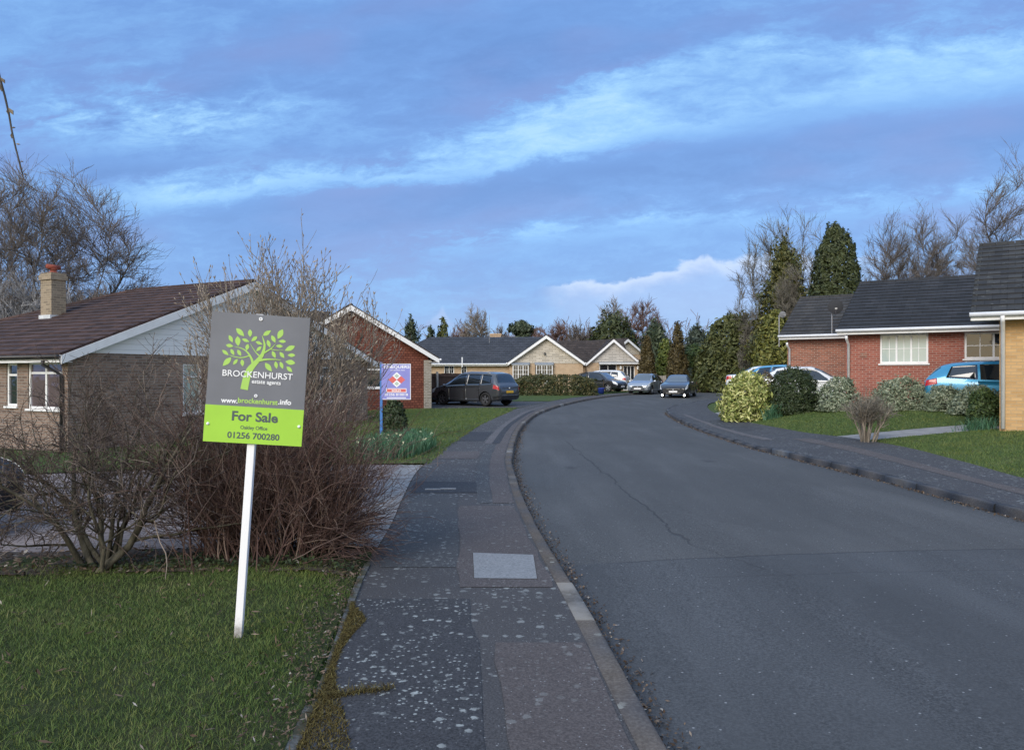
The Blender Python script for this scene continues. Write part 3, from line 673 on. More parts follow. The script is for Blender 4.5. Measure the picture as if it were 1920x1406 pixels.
def bare_tree(name, label, loc, h, half, bark_m, twig_m, seed, stems=1, lean=.25, levels=None, r0=None, rmin=.012, wob=.10, cat='tree', group=None, clear=.18, squash=1.0, dens=1.0, up=.5, flat=0.0):
    """a leafless tree: stems and limbs run out to points spread through a domed crown, then fork and fork again"""
    rng = np.random.default_rng(seed); root = thing(name, label, cat, loc, 0, group); r0 = r0 or h * .018
    zc = h * (clear + (1 - clear) * .36); rt, rb = h * 1.0 - zc, zc - h * clear
    def vol(M, lo):
        u = unit(rng.normal(0, 1, (M * 2, 3))); u = u[u[:, 2] > -.75][:M]; r = rng.uniform(lo ** 2.2, 1, len(u)) ** (1 / 2.2)
        lum = 1 + .10 * np.sin(3 * np.arctan2(u[:, 1], u[:, 0]) + seed) + .07 * np.sin(7 * u[:, 2] * 2 + seed * 1.7 + 2 * np.arctan2(u[:, 1], u[:, 0]))
        p = u * (r * lum)[:, None]; return np.stack([p[:, 0] * half, p[:, 1] * half * squash, zc + p[:, 2] * np.where(p[:, 2] > 0, rt, rb)], -1)
    def reach(P, Rd, T, N, bend, rr, rlo, wobk, tip=.35):
        """branches from the nearest fitting place on the parents P to the targets T"""
        M = len(T); np_, n_, _ = P.shape; s_ = np.concatenate([np.zeros((np_, 1)), np.cumsum(np.linalg.norm(np.diff(P, axis=1), axis=-1), 1)], 1)
        cost = np.linalg.norm(T[:, None, None] - P[None], axis=-1) + .32 * s_[None] + 2.5 * np.maximum(np.linalg.norm(P, axis=-1)[None] - .93 * np.linalg.norm(T, axis=-1)[:, None, None], 0) + 1e6 * (np.arange(n_) < max(1, int(n_ * .2)))[None, None] + .25 * np.maximum(P[None, ..., 2] - T[:, None, None, 2], 0)
        k = cost.reshape(M, -1).argmin(1); a, b_ = k // n_, k % n_
        st = P[a, b_]; nb = np.maximum(b_ - 1, 0); tg = unit(P[a, np.minimum(nb + 1, n_ - 1)] - P[a, nb]); ds = np.linalg.norm(T - st, axis=-1, keepdims=True)
        c1 = st + (tg * bend + np.array([0, 0, up * .12])) * ds; t = np.linspace(0, 1, N)[None, :, None]
        q = (1 - t) ** 2 * st[:, None] + 2 * t * (1 - t) * c1[:, None] + t ** 2 * T[:, None]
        w = rng.normal(0, 1, (M, N, 3)) * wobk * ds[:, None] * np.sin(np.pi * np.minimum(t * 1.15, 1)) ; q = q + w
        r = np.maximum(Rd[a, b_] * rr, rlo); return q, r[:, None] * np.linspace(1, tip, N)[None]
    an = rng.uniform(0, 6.283) + np.arange(stems) * 6.283 / stems + rng.normal(0, .3, stems); sp = lean if stems > 1 else .06
    top_ = np.stack([np.cos(an) * half * sp * 1.3, np.sin(an) * half * sp * squash, h * rng.uniform(.55, .74, stems)], -1); b0 = np.stack([np.cos(an), np.sin(an), np.zeros(stems)], -1) * (r0 * 1.2 if stems > 1 else 0)
    t = np.linspace(0, 1, 12)[None, :, None]; c1 = b0 + np.stack([top_[:, 0] * .3, top_[:, 1] * .3, top_[:, 2] * .55], -1)
    st = (1 - t) ** 2 * b0[:, None] + 2 * t * (1 - t) * c1[:, None] + t ** 2 * top_[:, None]; st[:, 1:] += rng.normal(0, .012 * h * wob * 8, (stems, 11, 3)) * np.linspace(.2, 1, 11)[None, :, None] * .5
    sr = np.full(stems, r0)[:, None] * np.linspace(1, .10, 12)[None] ** 1.15
    n1, n2, n3 = int(11 * dens) + 2 * stems, int(150 * dens), int(1500 * dens)
    l1, q1 = reach(st, sr, vol(n1, .25), 12, .4, .66, rmin * 2.6, .016)
    l2, q2 = reach(np.concatenate([l1, st]), np.concatenate([q1, sr]), vol(n2, .40), 8, .3, .62, rmin * 1.4, .018)
    T3 = vol(n3, .42); l3, q3 = reach(l2, q2, T3, 6, .3, .65, rmin * .85, .020, .6)
    p, d, L, r = sprout(rng, l3, q3, 5, .2, 30, .5, .8, h * .02); l4, q4 = grow(rng, p, d + np.array([0, 0, .22]), np.minimum(L, h * .075), np.full(len(L), rmin * .7), 4, .05, .05, .6)
    p, d, L, r = sprout(rng, l2, q2, 4, .3, 38, .35, .6, h * .02); l5, q5 = grow(rng, p, d + np.array([0, 0, .2]), np.minimum(L, h * .085), np.full(len(L), rmin * .7), 4, .05, .05, .6)
    def mk(nm, gr, m, k):
        v, f = tubes_np(gr, k); return link(nm, mesh_np(nm, v, f, smooth=k > 4), m, root)
    mk('trunk', [(st, sr), (l1, q1)], bark_m, 6); mk('crown', [(l2, q2), (l3, q3), (l4, q4), (l5, q5)], twig_m, 3)
    return root
def leaf_quads(rng, c, n, ln, wd, jit=.6):
    M = len(c); n = unit(n + rng.normal(0, jit, (M, 3))); t = unit(np.cross(n, rng.normal(0, 1, (M, 3)))); b_ = np.cross(n, t)
    l = (ln * rng.uniform(.45, 1.6, M))[:, None] / 2; w = (wd * rng.uniform(.5, 1.5, M))[:, None] / 2
    v = np.stack([c - t * l, c + b_ * w - t * l * .1, c + t * l, c - b_ * w - t * l * .1], 1).reshape(-1, 3)
    return v, np.arange(M * 4).reshape(M, 4)
def leafy(name, label, loc, h, rx, ry, prof, leaf_m, n, ln, wd, seed, z0=0.0, boxy=2.0, clumps=60, cr=.28, lump=.12, cat='tree', group=None, rz=0, trunk=True, spray=0.0, bark_m='brown bark', crown='crown', floor=0.03, jit=.6):
    """a crown of leaf faces through the outer part of a volume with radius profile prof(t), t from foot to top"""
    rng = np.random.default_rng(seed); root = thing(name, label, cat, loc, rz, group)
    tt = np.linspace(0, 1, 200); pr = np.array([max(prof(t), 0) for t in tt]); cdf = np.cumsum(pr + .02); cdf /= cdf[-1]
    ph = rng.uniform(0, 6.28, 6)
    def surf(M, shell):
        t = np.interp(rng.uniform(0, 1, M), cdf, tt); th = rng.uniform(0, 2 * math.pi, M); R_ = np.interp(t, tt, pr)
        lum = 1 + lump * (np.sin(3 * th + 7 * t + ph[0]) * .5 + np.sin(5 * th - 11 * t + ph[1]) * .35 + np.sin(9 * th + 17 * t + ph[2]) * .25)
        e = (np.abs(np.cos(th)) ** boxy + np.abs(np.sin(th)) ** boxy) ** (-1 / boxy)
        f = (1 - shell * rng.uniform(0, 1, M) ** 2) * R_ * lum * e * (1 + .16 * rng.uniform(0, 1, M) ** 7)
        p = np.stack([np.cos(th) * f * rx, np.sin(th) * f * ry, z0 + t * h], -1)
        nr = np.stack([np.cos(th) * ry, np.sin(th) * rx, np.full(M, .25 * max(rx, ry))], -1)
        return p, unit(nr)
    p1, n1_ = surf(int(n * .45), .55)
    cc, cn = surf(clumps, .25); k = rng.integers(0, clumps, n - len(p1)); sz = cr * min(rx, ry) * rng.uniform(.6, 1.3, clumps)
    off = unit(rng.normal(0, 1, (len(k), 3))) * rng.uniform(0, 1, (len(k), 1)) ** .5
    p2 = cc[k] + off * sz[k][:, None] * np.array([1, 1, 1.0 + spray]); n2_ = unit(cn[k] + off * .8)
    p = np.concatenate([p1, p2]); nn = np.concatenate([n1_, n2_]); p[:, 2] = np.maximum(p[:, 2], floor)
    v, f = leaf_quads(rng, p, nn, ln, wd, jit)
    link(crown, mesh_np(crown, v, f), leaf_m, root)
    if trunk:
        mb = MB(); hh = z0 + h * .8; r_ = max(.03, min(rx, ry) * .09)
        mb.tube([(0, 0, -.1), (.02, 0, hh * .3), (-.02, .02, hh * .65), (0, 0, hh)], [r_ * 1.3, r_, r_ * .7, r_ * .2], 7); mb.build('trunk', bark_m, root, smooth=True)
    return root
cone = lambda t: (1 - t) ** .85 * min(1, .55 + t * 5)
column = lambda t: min(1, .9 + t * .2) * (1 - max(0, (t - .5) / .5) ** 2.1) ** .55 if t < 1 else 0
spindle = lambda t: min(1, .75 + t * 1.5) * (1 - t) ** .6
ball = lambda t: math.sqrt(max(0, 1 - (1.6 * t - .6) ** 2))
dome = lambda t: (1 - t ** 2.4) ** .5
block = lambda t: (1 - t ** 7) ** .5
def shrub_twigs(name, label, loc, groups, cat='shrub', rz=0, extra=None):
    root = thing(name, label, cat, loc, rz)
    for nm, gr, m, k in groups:
        v, f = tubes_np(gr, k); link(nm, mesh_np(nm, v, f, smooth=k > 4), m, root)
    for nm, v, f, m in (extra or []): link(nm, mesh_np(nm, v, f), m, root)
    return root

# ------------------------------------------------------------------ houses
def wall_frame(side, W_, L_):
    return {'front': ((0, 0), (1, 0), (0, -1), W_), 'back': ((0, L_), (1, 0), (0, 1), W_),
            'left': ((0, 0), (0, 1), (-1, 0), L_), 'right': ((W_, 0), (0, 1), (1, 0), L_)}[side]
def wp(fr, s_, d, z): (ox, oy), (tx, ty), (nx, ny), _ = fr; return (ox + tx * s_ + nx * d, oy + ty * s_ + ny * d, z)
def wall_mesh(mb, fr, zb, zt, holes, rev=.09, mi=0):
    ss_ = sorted({0.0, fr[3], *[h[0] for h in holes], *[h[1] for h in holes]}); zs = sorted({zb, zt, *[h[2] for h in holes], *[h[3] for h in holes]})
    for i in range(len(ss_) - 1):
        for j in range(len(zs) - 1):
            sm, zm = (ss_[i] + ss_[i + 1]) / 2, (zs[j] + zs[j + 1]) / 2
            if any(h[0] < sm < h[1] and h[2] < zm < h[3] for h in holes): continue
            mb.poly([wp(fr, ss_[i], 0, zs[j]), wp(fr, ss_[i + 1], 0, zs[j]), wp(fr, ss_[i + 1], 0, zs[j + 1]), wp(fr, ss_[i], 0, zs[j + 1])], mi)
    for h in holes:
        a, b_, c, d = h[:4]; q_ = [(a, c), (b_, c), (b_, d), (a, d)]
        for k in range(4):
            (s0, z0), (s1, z1) = q_[k], q_[(k + 1) % 4]
            mb.poly([wp(fr, s0, 0, z0), wp(fr, s1, 0, z1), wp(fr, s1, -rev, z1), wp(fr, s0, -rev, z0)], mi)
def fbox(mb, fr, s0, s1, d0, d1, z0, z1, mi=0):
    p = [wp(fr, s, d, z0) for s, d in ((s0, d0), (s1, d0), (s1, d1), (s0, d1))] + [wp(fr, s, d, z1) for s, d in ((s0, d0), (s1, d0), (s1, d1), (s0, d1))]
    mb.hexa(p, mi)
def window(root, fr, s0, s1, z0, z1, cols=2, transom=None, bars=(0, 0), pane='window glass', fw=.06, sill=True, name='window', inset=-.03, curtain=None, panes=None):
    d0, d1 = inset - .055, inset
    mb = MB(); fbox(mb, fr, s0, s0 + fw, d0, d1, z0, z1); fbox(mb, fr, s1 - fw, s1, d0, d1, z0, z1)
    fbox(mb, fr, s0 + fw, s1 - fw, d0, d1, z0, z0 + fw); fbox(mb, fr, s0 + fw, s1 - fw, d0, d1, z1 - fw, z1)
    w = (s1 - s0 - 2 * fw) / cols
    for c in range(1, cols): x = s0 + fw + c * w; fbox(mb, fr, x - fw * .5, x + fw * .5, d0 + .002, d1 - .002, z0 + fw, z1 - fw)
    if transom is not None: fbox(mb, fr, s0 + fw, s1 - fw, d0 + .004, d1 - .004, transom - fw * .45, transom + fw * .45)
    f_ = mb.build(name, 'white paint', root)
    for c in range(cols):
        x0, x1 = s0 + fw + c * w, s0 + fw + (c + 1) * w
        pn = MB(); pn.poly([wp(fr, s, d0 + .02, z) for s, z in ((x0, z0 + .02), (x1, z0 + .02), (x1, z1 - .02), (x0, z1 - .02))])
        nb, nh = bars
        for b_ in range(1, nb + 1): xx = x0 + (x1 - x0) * b_ / (nb + 1); fbox(pn, fr, xx - .01, xx + .01, d0 + .022, d0 + .036, z0 + fw, z1 - fw, 1)
        for b_ in range(1, nh + 1): zz = z0 + fw + (z1 - z0 - 2 * fw) * b_ / (nh + 1); fbox(pn, fr, x0, x1, d0 + .023, d0 + .034, zz - .01, zz + .01, 1)
        pn.build('pane', [(panes[c] if panes else pane), 'white paint'], f_)
    if sill:
        sm = MB(); fbox(sm, fr, s0 - .05, s1 + .05, inset + .001, .05, z0 - .05, z0 - .003); sm.build('sill', 'white paint', f_)
    return f_
def slope(mb, e0, e1, r0, r1, n, lift=.030, mi=0):
    e0, e1, r0, r1 = map(Vector, (e0, e1, r0, r1)); nn = (e1 - e0).cross(r0 - e0).normalized()
    if nn.z < 0: nn = -nn
    for i in range(n):
        a, b_ = i / n, (i + 1) / n
        l0, l1 = e0.lerp(r0, a) + nn * lift, e1.lerp(r1, a) + nn * lift; u0, u1 = e0.lerp(r0, b_) + nn * .003, e1.lerp(r1, b_) + nn * .003
        mb.poly([l0, l1, u1, u0], mi)
        mb.poly([l0 - nn * (lift + .02), l1 - nn * (lift + .02), l1, l0], mi)
    mb.poly([e0 - nn * .03, e1 - nn * .03, r1 - nn * .03, r0 - nn * .03], mi)
    mb.poly([e0 - nn * .03, r0 - nn * .03, r0 + nn * lift, e0 + nn * lift], mi); mb.poly([e1 - nn * .03, r1 - nn * .03, r1 + nn * lift, e1 + nn * lift], mi)
def house(name, label, cat, loc, rz, W_, L_, ze, zr, zb, wall_m, roof_m, holes=None, gable_m=None, oe=.4, ov=.3, courses=None, hip_back=False, barge=('front',), gutter='white paint', group=None, gable_drop=0.0, root=None, fascia=True):
    """local frame: gable wall y=0 spanning x 0..W_, the ridge runs back along +y; heights are above the root"""
    root = root or thing(name, label, cat, loc, rz, group); holes = holes or {}
    wm = MB()
    for sd_ in ('front', 'left', 'right', 'back'): wall_mesh(wm, wall_frame(sd_, W_, L_), zb, ze, holes.get(sd_, []))
    dpt = 0 if gable_m is None else -.025
    for y, s_ in ((dpt, 1), (L_ + (-dpt), -1)):
        if hip_back and s_ < 0: continue
        tri = [(0, y, ze - gable_drop), (W_, y, ze - gable_drop), (W_, y, ze), (W_ / 2, y, zr), (0, y, ze)] if gable_drop else [(0, y, ze), (W_, y, ze), (W_ / 2, y, zr)]
        gm = MB() if gable_m else wm; gm.poly(tri if s_ > 0 else tri[::-1])
        if gable_m: gm.build('gable_panel', gable_m, root)
    wm.build('wall', wall_m, root)
    sl = (zr - ze) / (W_ / 2); k = .07; zE = ze - oe * sl + k; zR = zr + k; rl = math.hypot(W_ / 2 + oe, zR - zE); n = courses or max(6, int(rl / .33))
    y0, y1 = -ov, L_ + (oe if hip_back else ov); yr = L_ - W_ / 2 if hip_back else y1
    rm = MB()
    slope(rm, (-oe, y0, zE), (-oe, y1, zE), (W_ / 2, y0, zR), (W_ / 2, yr, zR), n)
    slope(rm, (W_ + oe, y1, zE), (W_ + oe, y0, zE), (W_ / 2, yr, zR), (W_ / 2, y0, zR), n)
    if hip_back: slope(rm, (W_ + oe, y1, zE), (-oe, y1, zE), (W_ / 2 + .001, yr, zR), (W_ / 2 - .001, yr, zR), n)
    ln = yr - y0; m_ = max(2, int(ln / .42))
    for i in range(m_):
        a, b_ = y0 + ln * i / m_, y0 + ln * (i + 1) / m_ - .012
        rm.tube([(W_ / 2, a, zR - .035), (W_ / 2, b_, zR - .03)], .1, 8)
    if hip_back:
        for x_ in (-oe, W_ + oe): rm.tube([(x_, y1, zE), (W_ / 2, yr, zR)], .085, 6)
    rm.build('roof', roof_m, root)
    # verge boards
    for which in barge:
        yb = y0 - .012 if which == 'front' else y1 + .012; yo = yb - .03 if which == 'front' else yb + .03
        yin = 0 if which == 'front' else L_
        for s_ in (-1, 1):
            xe = -oe if s_ < 0 else W_ + oe; bm_ = MB(); hh = .24
            pr = [(xe, zE - .035), (W_ / 2, zR - .035), (W_ / 2, zR - .035 - hh), (xe, zE - .035 - hh * .85)]
            a = [(x, yb, z) for x, z in pr]; c = [(x, yo, z) for x, z in pr]
            bm_.hexa(a + c)
            # boarded underside of the verge
            bm_.poly([(xe, yb, zE - .16), (W_ / 2, yb, zR - .16), (W_ / 2, yin, zR - .16), (xe, yin, zE - .16)])
            bm_.build('bargeboard', 'white paint', root)
    if fascia:
        for s_ in (-1, 1):
            xe = -oe if s_ < 0 else W_ + oe; xw = 0 if s_ < 0 else W_; xo = xe + s_ * .02
            f_ = MB(); f_.box((min(xe, xo), y0, zE - .2), (max(xe, xo), y1, zE - .02)); f_.box((min(xe, xw), y0 + .01, zE - .196), (max(xe, xw), y1 - .01, zE - .18)); f_.build('fascia', 'white paint', root)
            gt = MB(); pts = []; xg = xo + s_ * .055
            gt.tube([(xg, y0 - .02, zE - .065), (xg, y1 + .02, zE - .065)], .055, 10); gt.build('gutter', gutter, root, smooth=True)
    return root
def pipe(root, pts, m='white paint', r=.036, name='downpipe'):
    mb = MB(); mb.tube(pts, r, 10); mb.build(name, m, root, smooth=True)
    return mb
def chimney(root, x, y, z0, z1, w, d, m='chimney brick', pot=True, flash=True):
    mb = MB(); mb.box((x - w / 2, y - d / 2, z0), (x + w / 2, y + d / 2, z1 - .22)); mb.box((x - w / 2 - .04, y - d / 2 - .04, z1 - .22), (x + w / 2 + .04, y + d / 2 + .04, z1 - .08)); mb.box((x - w / 2 - .01, y - d / 2 - .01, z1 - .08), (x + w / 2 + .01, y + d / 2 + .01, z1))
    c = mb.build('chimney', m, root)
    if pot:
        pm = MB(); pm.lathe([(.0, z1 - .01), (.13, z1 - .01), (.13, z1 + .04), (.10, z1 + .05), (.09, z1 + .10), (.12, z1 + .12), (.12, z1 + .15), (.0, z1 + .15)], (x, y, 0), 'z', 16)
        pm.tube([(x - .2, y, z1 + .2), (x + .2, y, z1 + .2)], .075, 12)
        pm.build('chimney_pot', 'terracotta', c, smooth=True)
    return c
def place(o, x, y, dz=0.0): o.location = (x, y, Hf(x, y) + dz); return o

# house on the left: brown roof, white boarded gable; root height is the ground there
A1 = math.atan2(.88, .47); H1 = (-12.7 * .85, 18.7); W1 = 11.45; Z1 = -.30
loc1 = (H1[0], H1[1], Z1); Z_E, Z_R = 2.15 - Z1, 4.42 - Z1
hl = [(.22, 1.65, 1.05, 2.22), (2.12, 2.6, 1.1, 2.2)]
hf = [(3.3, 3.95, .8, 2.22), (8.4, 9.95, .95, 2.2)]
h1 = house('bungalow', 'brown-tiled bungalow with yellow brick chimney and white boarded gable', 'house', loc1, A1, W1, 11.0, Z_E, Z_R, -.3, 'brown brick', 'brown tile', {'left': hl, 'front': hf}, 'white weatherboard', oe=.30, ov=.20, hip_back=True, gutter='black plastic')
fl1 = wall_frame('left', W1, 11.0); ff1 = wall_frame('front', W1, 11.0)
window(h1, fl1, *hl[0], cols=2, panes=['curtained pane', 'curtained pane'], transom=1.95); window(h1, fl1, *hl[1], cols=1, transom=1.9)
window(h1, ff1, *hf[0], cols=1, transom=1.85, pane='pale pane'); window(h1, ff1, *hf[1], cols=3, transom=1.85)
pipe(h1, [(-.36, .42, Z_E - .2), (-.36, .42, Z_E - .3), (-.06, .16, Z_E - .55), (-.06, .16, -.2)], 'black plastic', .04)
chimney(h1, 3.1, 5.72, 2.5, 5.08, .46, .56)
fm = MB(); fm.box((2.82, 5.42, 3.3), (3.38, 6.02, 3.76)); fm.build('chimney_flashing', 'pale flashing', h1)

# second house on the left: red tile-hung gable end
A2 = math.atan2(.34, .94); W2 = 7.3; c2 = Vector((PX(803, 36.4), 36.4, 0)) - Vector((math.cos(A2), math.sin(A2), 0)) * W2
Z2 = -.05
h2 = house('bungalow', 'house with red tile-hung gable standing beside the parked dark grey people carrier', 'house', (c2.x, c2.y, Z2), A2, W2, 8.5, 2.28 - Z2 + .3, 4.72 - Z2, -.3, 'hung tile', 'dark brown tile', {'front': [(3.75, 5.1, 1.05, 2.2), (1.2, 2.6, 1.15, 2.2)]}, None, oe=.45, ov=.3)
ff2 = wall_frame('front', W2, 8.5); window(h2, ff2, 3.75, 5.1, 1.05, 2.2, cols=2, transom=1.9); window(h2, ff2, 1.2, 2.6, 1.15, 2.2, cols=2, transom=1.9)
pm = MB(); pm.box((W2 - .22, -.14, -.3), (W2 + .12, .2, 2.35)); pm.build('pier', 'pier brick', h2)
wing = MB(); RR = 4.92
for nm in (1,):
    slope(wing, (.4, 2.2, 2.4), (-4.6, 2.2, 2.4), (3.4, 5.6, RR - Z2), (-4.6, 5.6, RR - Z2), 12); slope(wing, (-4.6, 9.0, 2.4), (3.4, 9.0, 2.4), (-4.6, 5.6, RR - Z2), (3.4, 5.6, RR - Z2), 12)
wing.build('wing_roof', 'dark brown tile', h2)
wg = MB(); wg.box((-4.3, 2.5, -.3), (0, 8.7, 2.4)); wg.build('wing_wall', 'brown brick', h2)

# house across the bend: blue-grey roof, yellow brick, pale stone gable with two bow windows
Y3 = 58.0; Z3 = .25; x3 = PX(955, Y3); W3 = PX(1093, Y3) - x3
e3 = 1.6 + 22 * Y3 / FPX - Z3; r3 = 1.6 + 73 * Y3 / FPX - Z3
h3 = house('bungalow', 'orange brick bungalow with blue-grey roof and pale stone gable behind the clipped hedge', 'house', (x3, Y3, Z3), 0, W3, 7.0, e3 + .08, r3, -.4, 'orange brick', 'slate blue tile', {'front': [(.25, 1.45, .7, e3 - .12), (1.95, 3.25, .7, e3 - .12)]}, 'stone cladding', oe=.12, ov=.3, gable_drop=.1)
f3 = wall_frame('front', W3, 7)
for a, b_ in ((.15, 1.5), (1.9, 3.3)):
    window(h3, f3, a + .1, b_ - .05, .7, e3 - .12, cols=3, bars=(1, 3), inset=.28, sill=False, name='bow_window')
    cn_ = MB(); cn_.hexa([wp(f3, a, .0, e3 - .12), wp(f3, b_ + .05, .0, e3 - .12), wp(f3, b_ + .05, .34, e3 - .12), wp(f3, a, .34, e3 - .12), wp(f3, a, .0, e3 + .09), wp(f3, b_ + .05, .0, e3 + .09), wp(f3, b_ + .0, .3, e3 - .05), wp(f3, a + .05, .3, e3 - .05)])
    cn_.build('window_canopy', 'lead sheet', h3)
    bx = MB(); fbox(bx, f3, a + .1, b_ - .05, .0, .27, .4, .69); bx.build('window_apron', 'orange brick', h3)
lm = MB(); lm.tube([wp(f3, W3 * .48, .0, e3 + .75), wp(f3, W3 * .48, .12, e3 + .75)], .05, 8); lm.lathe([(.0, e3 + .66), (.09, e3 + .66), (.06, e3 + .8), (0, e3 + .82)], wp(f3, W3 * .48, .14, 0), 'z', 12); lm.build('wall_lamp', 'black plastic', h3)
# its long side range, the ridge parallel to the road front
xl = -10.4 - x3; ms = MB()
fr3 = ((xl + .35, .25), (1, 0), (0, -1), -xl - .36)
hh3 = [(PX(832, Y3) - x3 - xl - .35, PX(851, Y3) - x3 - xl - .35, .85, e3 - .12), (PX(864, Y3) - x3 - xl - .35, PX(875, Y3) - x3 - xl - .35, .85, e3 - .12)]
wall_mesh(ms, fr3, -.4, e3, hh3); ms.box((xl + .35, .4, -.4), (-.05, 7.5, e3 - .02)); ms.build('side_wall', 'orange brick', h3)
window(h3, fr3, *hh3[0], cols=2, bars=(1, 3), sill=False); window(h3, fr3, *hh3[1], cols=1, bars=(1, 3), sill=False)
rs = MB(); zr3 = r3 + .12; yr3 = 4.0
slope(rs, (xl, -.1, e3 - .02), (W3 * .2, -.1, e3 - .02), (-6.55 - x3, yr3, zr3), (W3 * .5, yr3, zr3), 15); slope(rs, (W3, 8.1, e3), (xl, 8.1, e3), (W3 * .5, yr3, zr3), (-6.55 - x3, yr3, zr3), 15)
slope(rs, (xl, 8.1, e3), (xl, -.1, e3 - .02), (-6.551 - x3, yr3, zr3), (-6.55 - x3, yr3, zr3), 15); rs.build('side_roof', 'slate blue tile', h3)
fs = MB(); fs.box((xl, -.13, e3 - .2), (-.14, -.1, e3 - .02)); fs.build('side_fascia', 'white paint', h3)
gt = MB(); gt.tube([(xl, -.19, e3 - .07), (-.14, -.19, e3 - .07)], .055, 8); gt.build('side_gutter', 'white trim', h3)
vt = MB(); xv = PX(867, Y3) - x3; vt.tube([(xv, -.2, e3 - .3), (xv, -.2, e3 + .45)], .05, 8); vt.build('flue', 'white trim', h3)
cm = MB(); xc = PX(929, 64) - x3; cm.box((xc - .45, 6.0, 3.6), (xc + .45, 6.7, r3 + .38)); cm.box((xc - .5, 5.95, r3 + .38), (xc + .5, 6.75, r3 + .5)); cm.build('chimney', 'orange brick', h3)
mst = MB(); xm = PX(917, 60) - x3; mst.tube([(xm, 2.8, r3 - .4), (xm, 2.8, 1.6 + 112 * 61 / FPX - Z3)], .02, 6); mst.build('aerial_mast', 'steel grey', h3)

# next house: dark brown roof, grey stone gable, glazed porch
Y4 = 64.0; Z4 = .3; x4 = PX(1101, Y4); W4 = PX(1199, Y4) - x4; e4 = 1.6 + 23 * Y4 / FPX - Z4; r4 = 1.6 + 66 * Y4 / FPX - Z4
h4 = house('bungalow', 'dark-roofed bungalow with grey stone gable and white glazed porch doors', 'house', (x4, Y4, Z4), 0, W4, 9.0, e4, r4, -.4, 'orange brick', 'dark brown tile', {'front': [(1.0, 2.45, .15, e4 - .15), (3.0, 3.95, .02, e4 - .25)]}, 'grey stone cladding', oe=.12, ov=.3, gable_drop=.0)
f4 = wall_frame('front', W4, 9)
window(h4, f4, 1.0, 2.45, .15, e4 - .15, cols=2, transom=1.65, sill=False); window(h4, f4, 3.0, 3.95, .02, e4 - .25, cols=3, transom=.9, sill=False, name='porch_door')
cn_ = MB(); fbox(cn_, f4, .95, W4 + .1, .0, .5, e4 - .12, e4 + .0); cn_.build('porch_canopy', 'white trim', h4)
ld = MB(); fbox(ld, f4, .9, W4 + .12, -.0, .53, e4 + .004, e4 + .06); ld.build('canopy_lead', 'lead sheet', h4)
for s_ in (2.78, 4.2):
    lm = MB(); lm.lathe([(.0, 1.75), (.09, 1.77), (.11, 1.95), (.05, 2.05), (0, 2.06)], wp(f4, s_, .12, 0), 'z', 12); lm.tube([wp(f4, s_, 0, 1.9), wp(f4, s_, .1, 1.95)], .02, 6); lm.build('porch_lamp', 'white paint', h4)
rs = MB(); xr = PX(1040, 68) - x4; slope(rs, (xr, 1.2, e4), (W4 * .85, 1.2, e4), (xr, 4.6, r4 + .12), (W4 * .85, 4.6, r4 + .12), 13); slope(rs, (W4 * .85, 8.0, e4), (xr, 8.0, e4), (W4 * .85, 4.6, r4 + .12), (xr, 4.6, r4 + .12), 13); rs.poly([(W4 * .845, 1.2, e4), (W4 * .845, 8.0, e4), (W4 * .845, 4.6, r4 + .12)]); rs.build('side_roof', 'dark brown tile', h4)
ws = MB(); ws.box((xr + .3, 1.6, -.4), (-.02, 7.8, e4 - .03)); ws.build('side_wall', 'orange brick', h4)
fs = MB(); fs.box((xr, 1.17, e4 - .2), (-.14, 1.198, e4 - .02)); fs.build('side_fascia', 'white paint', h4)
# the gable beyond it
Y5 = 73.0; a5 = R(28); W5 = 4.0; x5 = PX(1206, Y5)
h5 = house('bungalow', 'stone-gabled bungalow mostly hidden beyond the house with glazed porch', 'house', (x5 - W5 * math.cos(a5), Y5 - W5 * math.sin(a5), .3), a5, W5, 7, 3.25, 4.62, -.4, 'orange brick', 'dark brown tile', None, 'stone cladding', oe=.2, ov=.3)

# right-hand houses share one orientation: local x runs away from the road, y along the front to the left
AX = math.atan2(.835, .55); ux, uy = Vector((math.cos(AX), math.sin(AX), 0)), Vector((-math.sin(AX), math.cos(AX), 0))
def right_house(cpx, cY, base, L_, W_, ze, zr, **k):
    c = Vector((PX(cpx, cY), cY, base)); o = c - uy * L_
    return house(cat='house', loc=o, rz=AX, W_=W_, L_=L_, ze=ze - base, zr=zr - base, zb=-.5, **{'oe': .42, **k})
# near: gold brick, mossy charcoal roof
hr1 = right_house(1874, 18.0, .33, 9.0, 8.0, 3.20, 5.16, name='bungalow', label='gold brick house with mossy charcoal roof, nearest on the right side of the road', wall_m='gold brick', roof_m='mossy charcoal tile', holes={'left': [(2.0, 4.5, .9, 2.2)]}, ov=.56, barge=())
frl = wall_frame('left', 8, 9.0); window(hr1, frl, 2.0, 4.5, .9, 2.2, cols=3)
pipe(hr1, [(-.50, 8.93, 2.62), (-.46, 8.93, 2.5), (-.07, 8.93, 2.32), (-.07, 8.93, .02)], r=.045)
vb = MB(); vb.tube([(1.55, 8.3, 3.55), (1.52, 8.28, 4.0)], .02, 6); vb.build('vent_pipe', 'white trim', hr1)
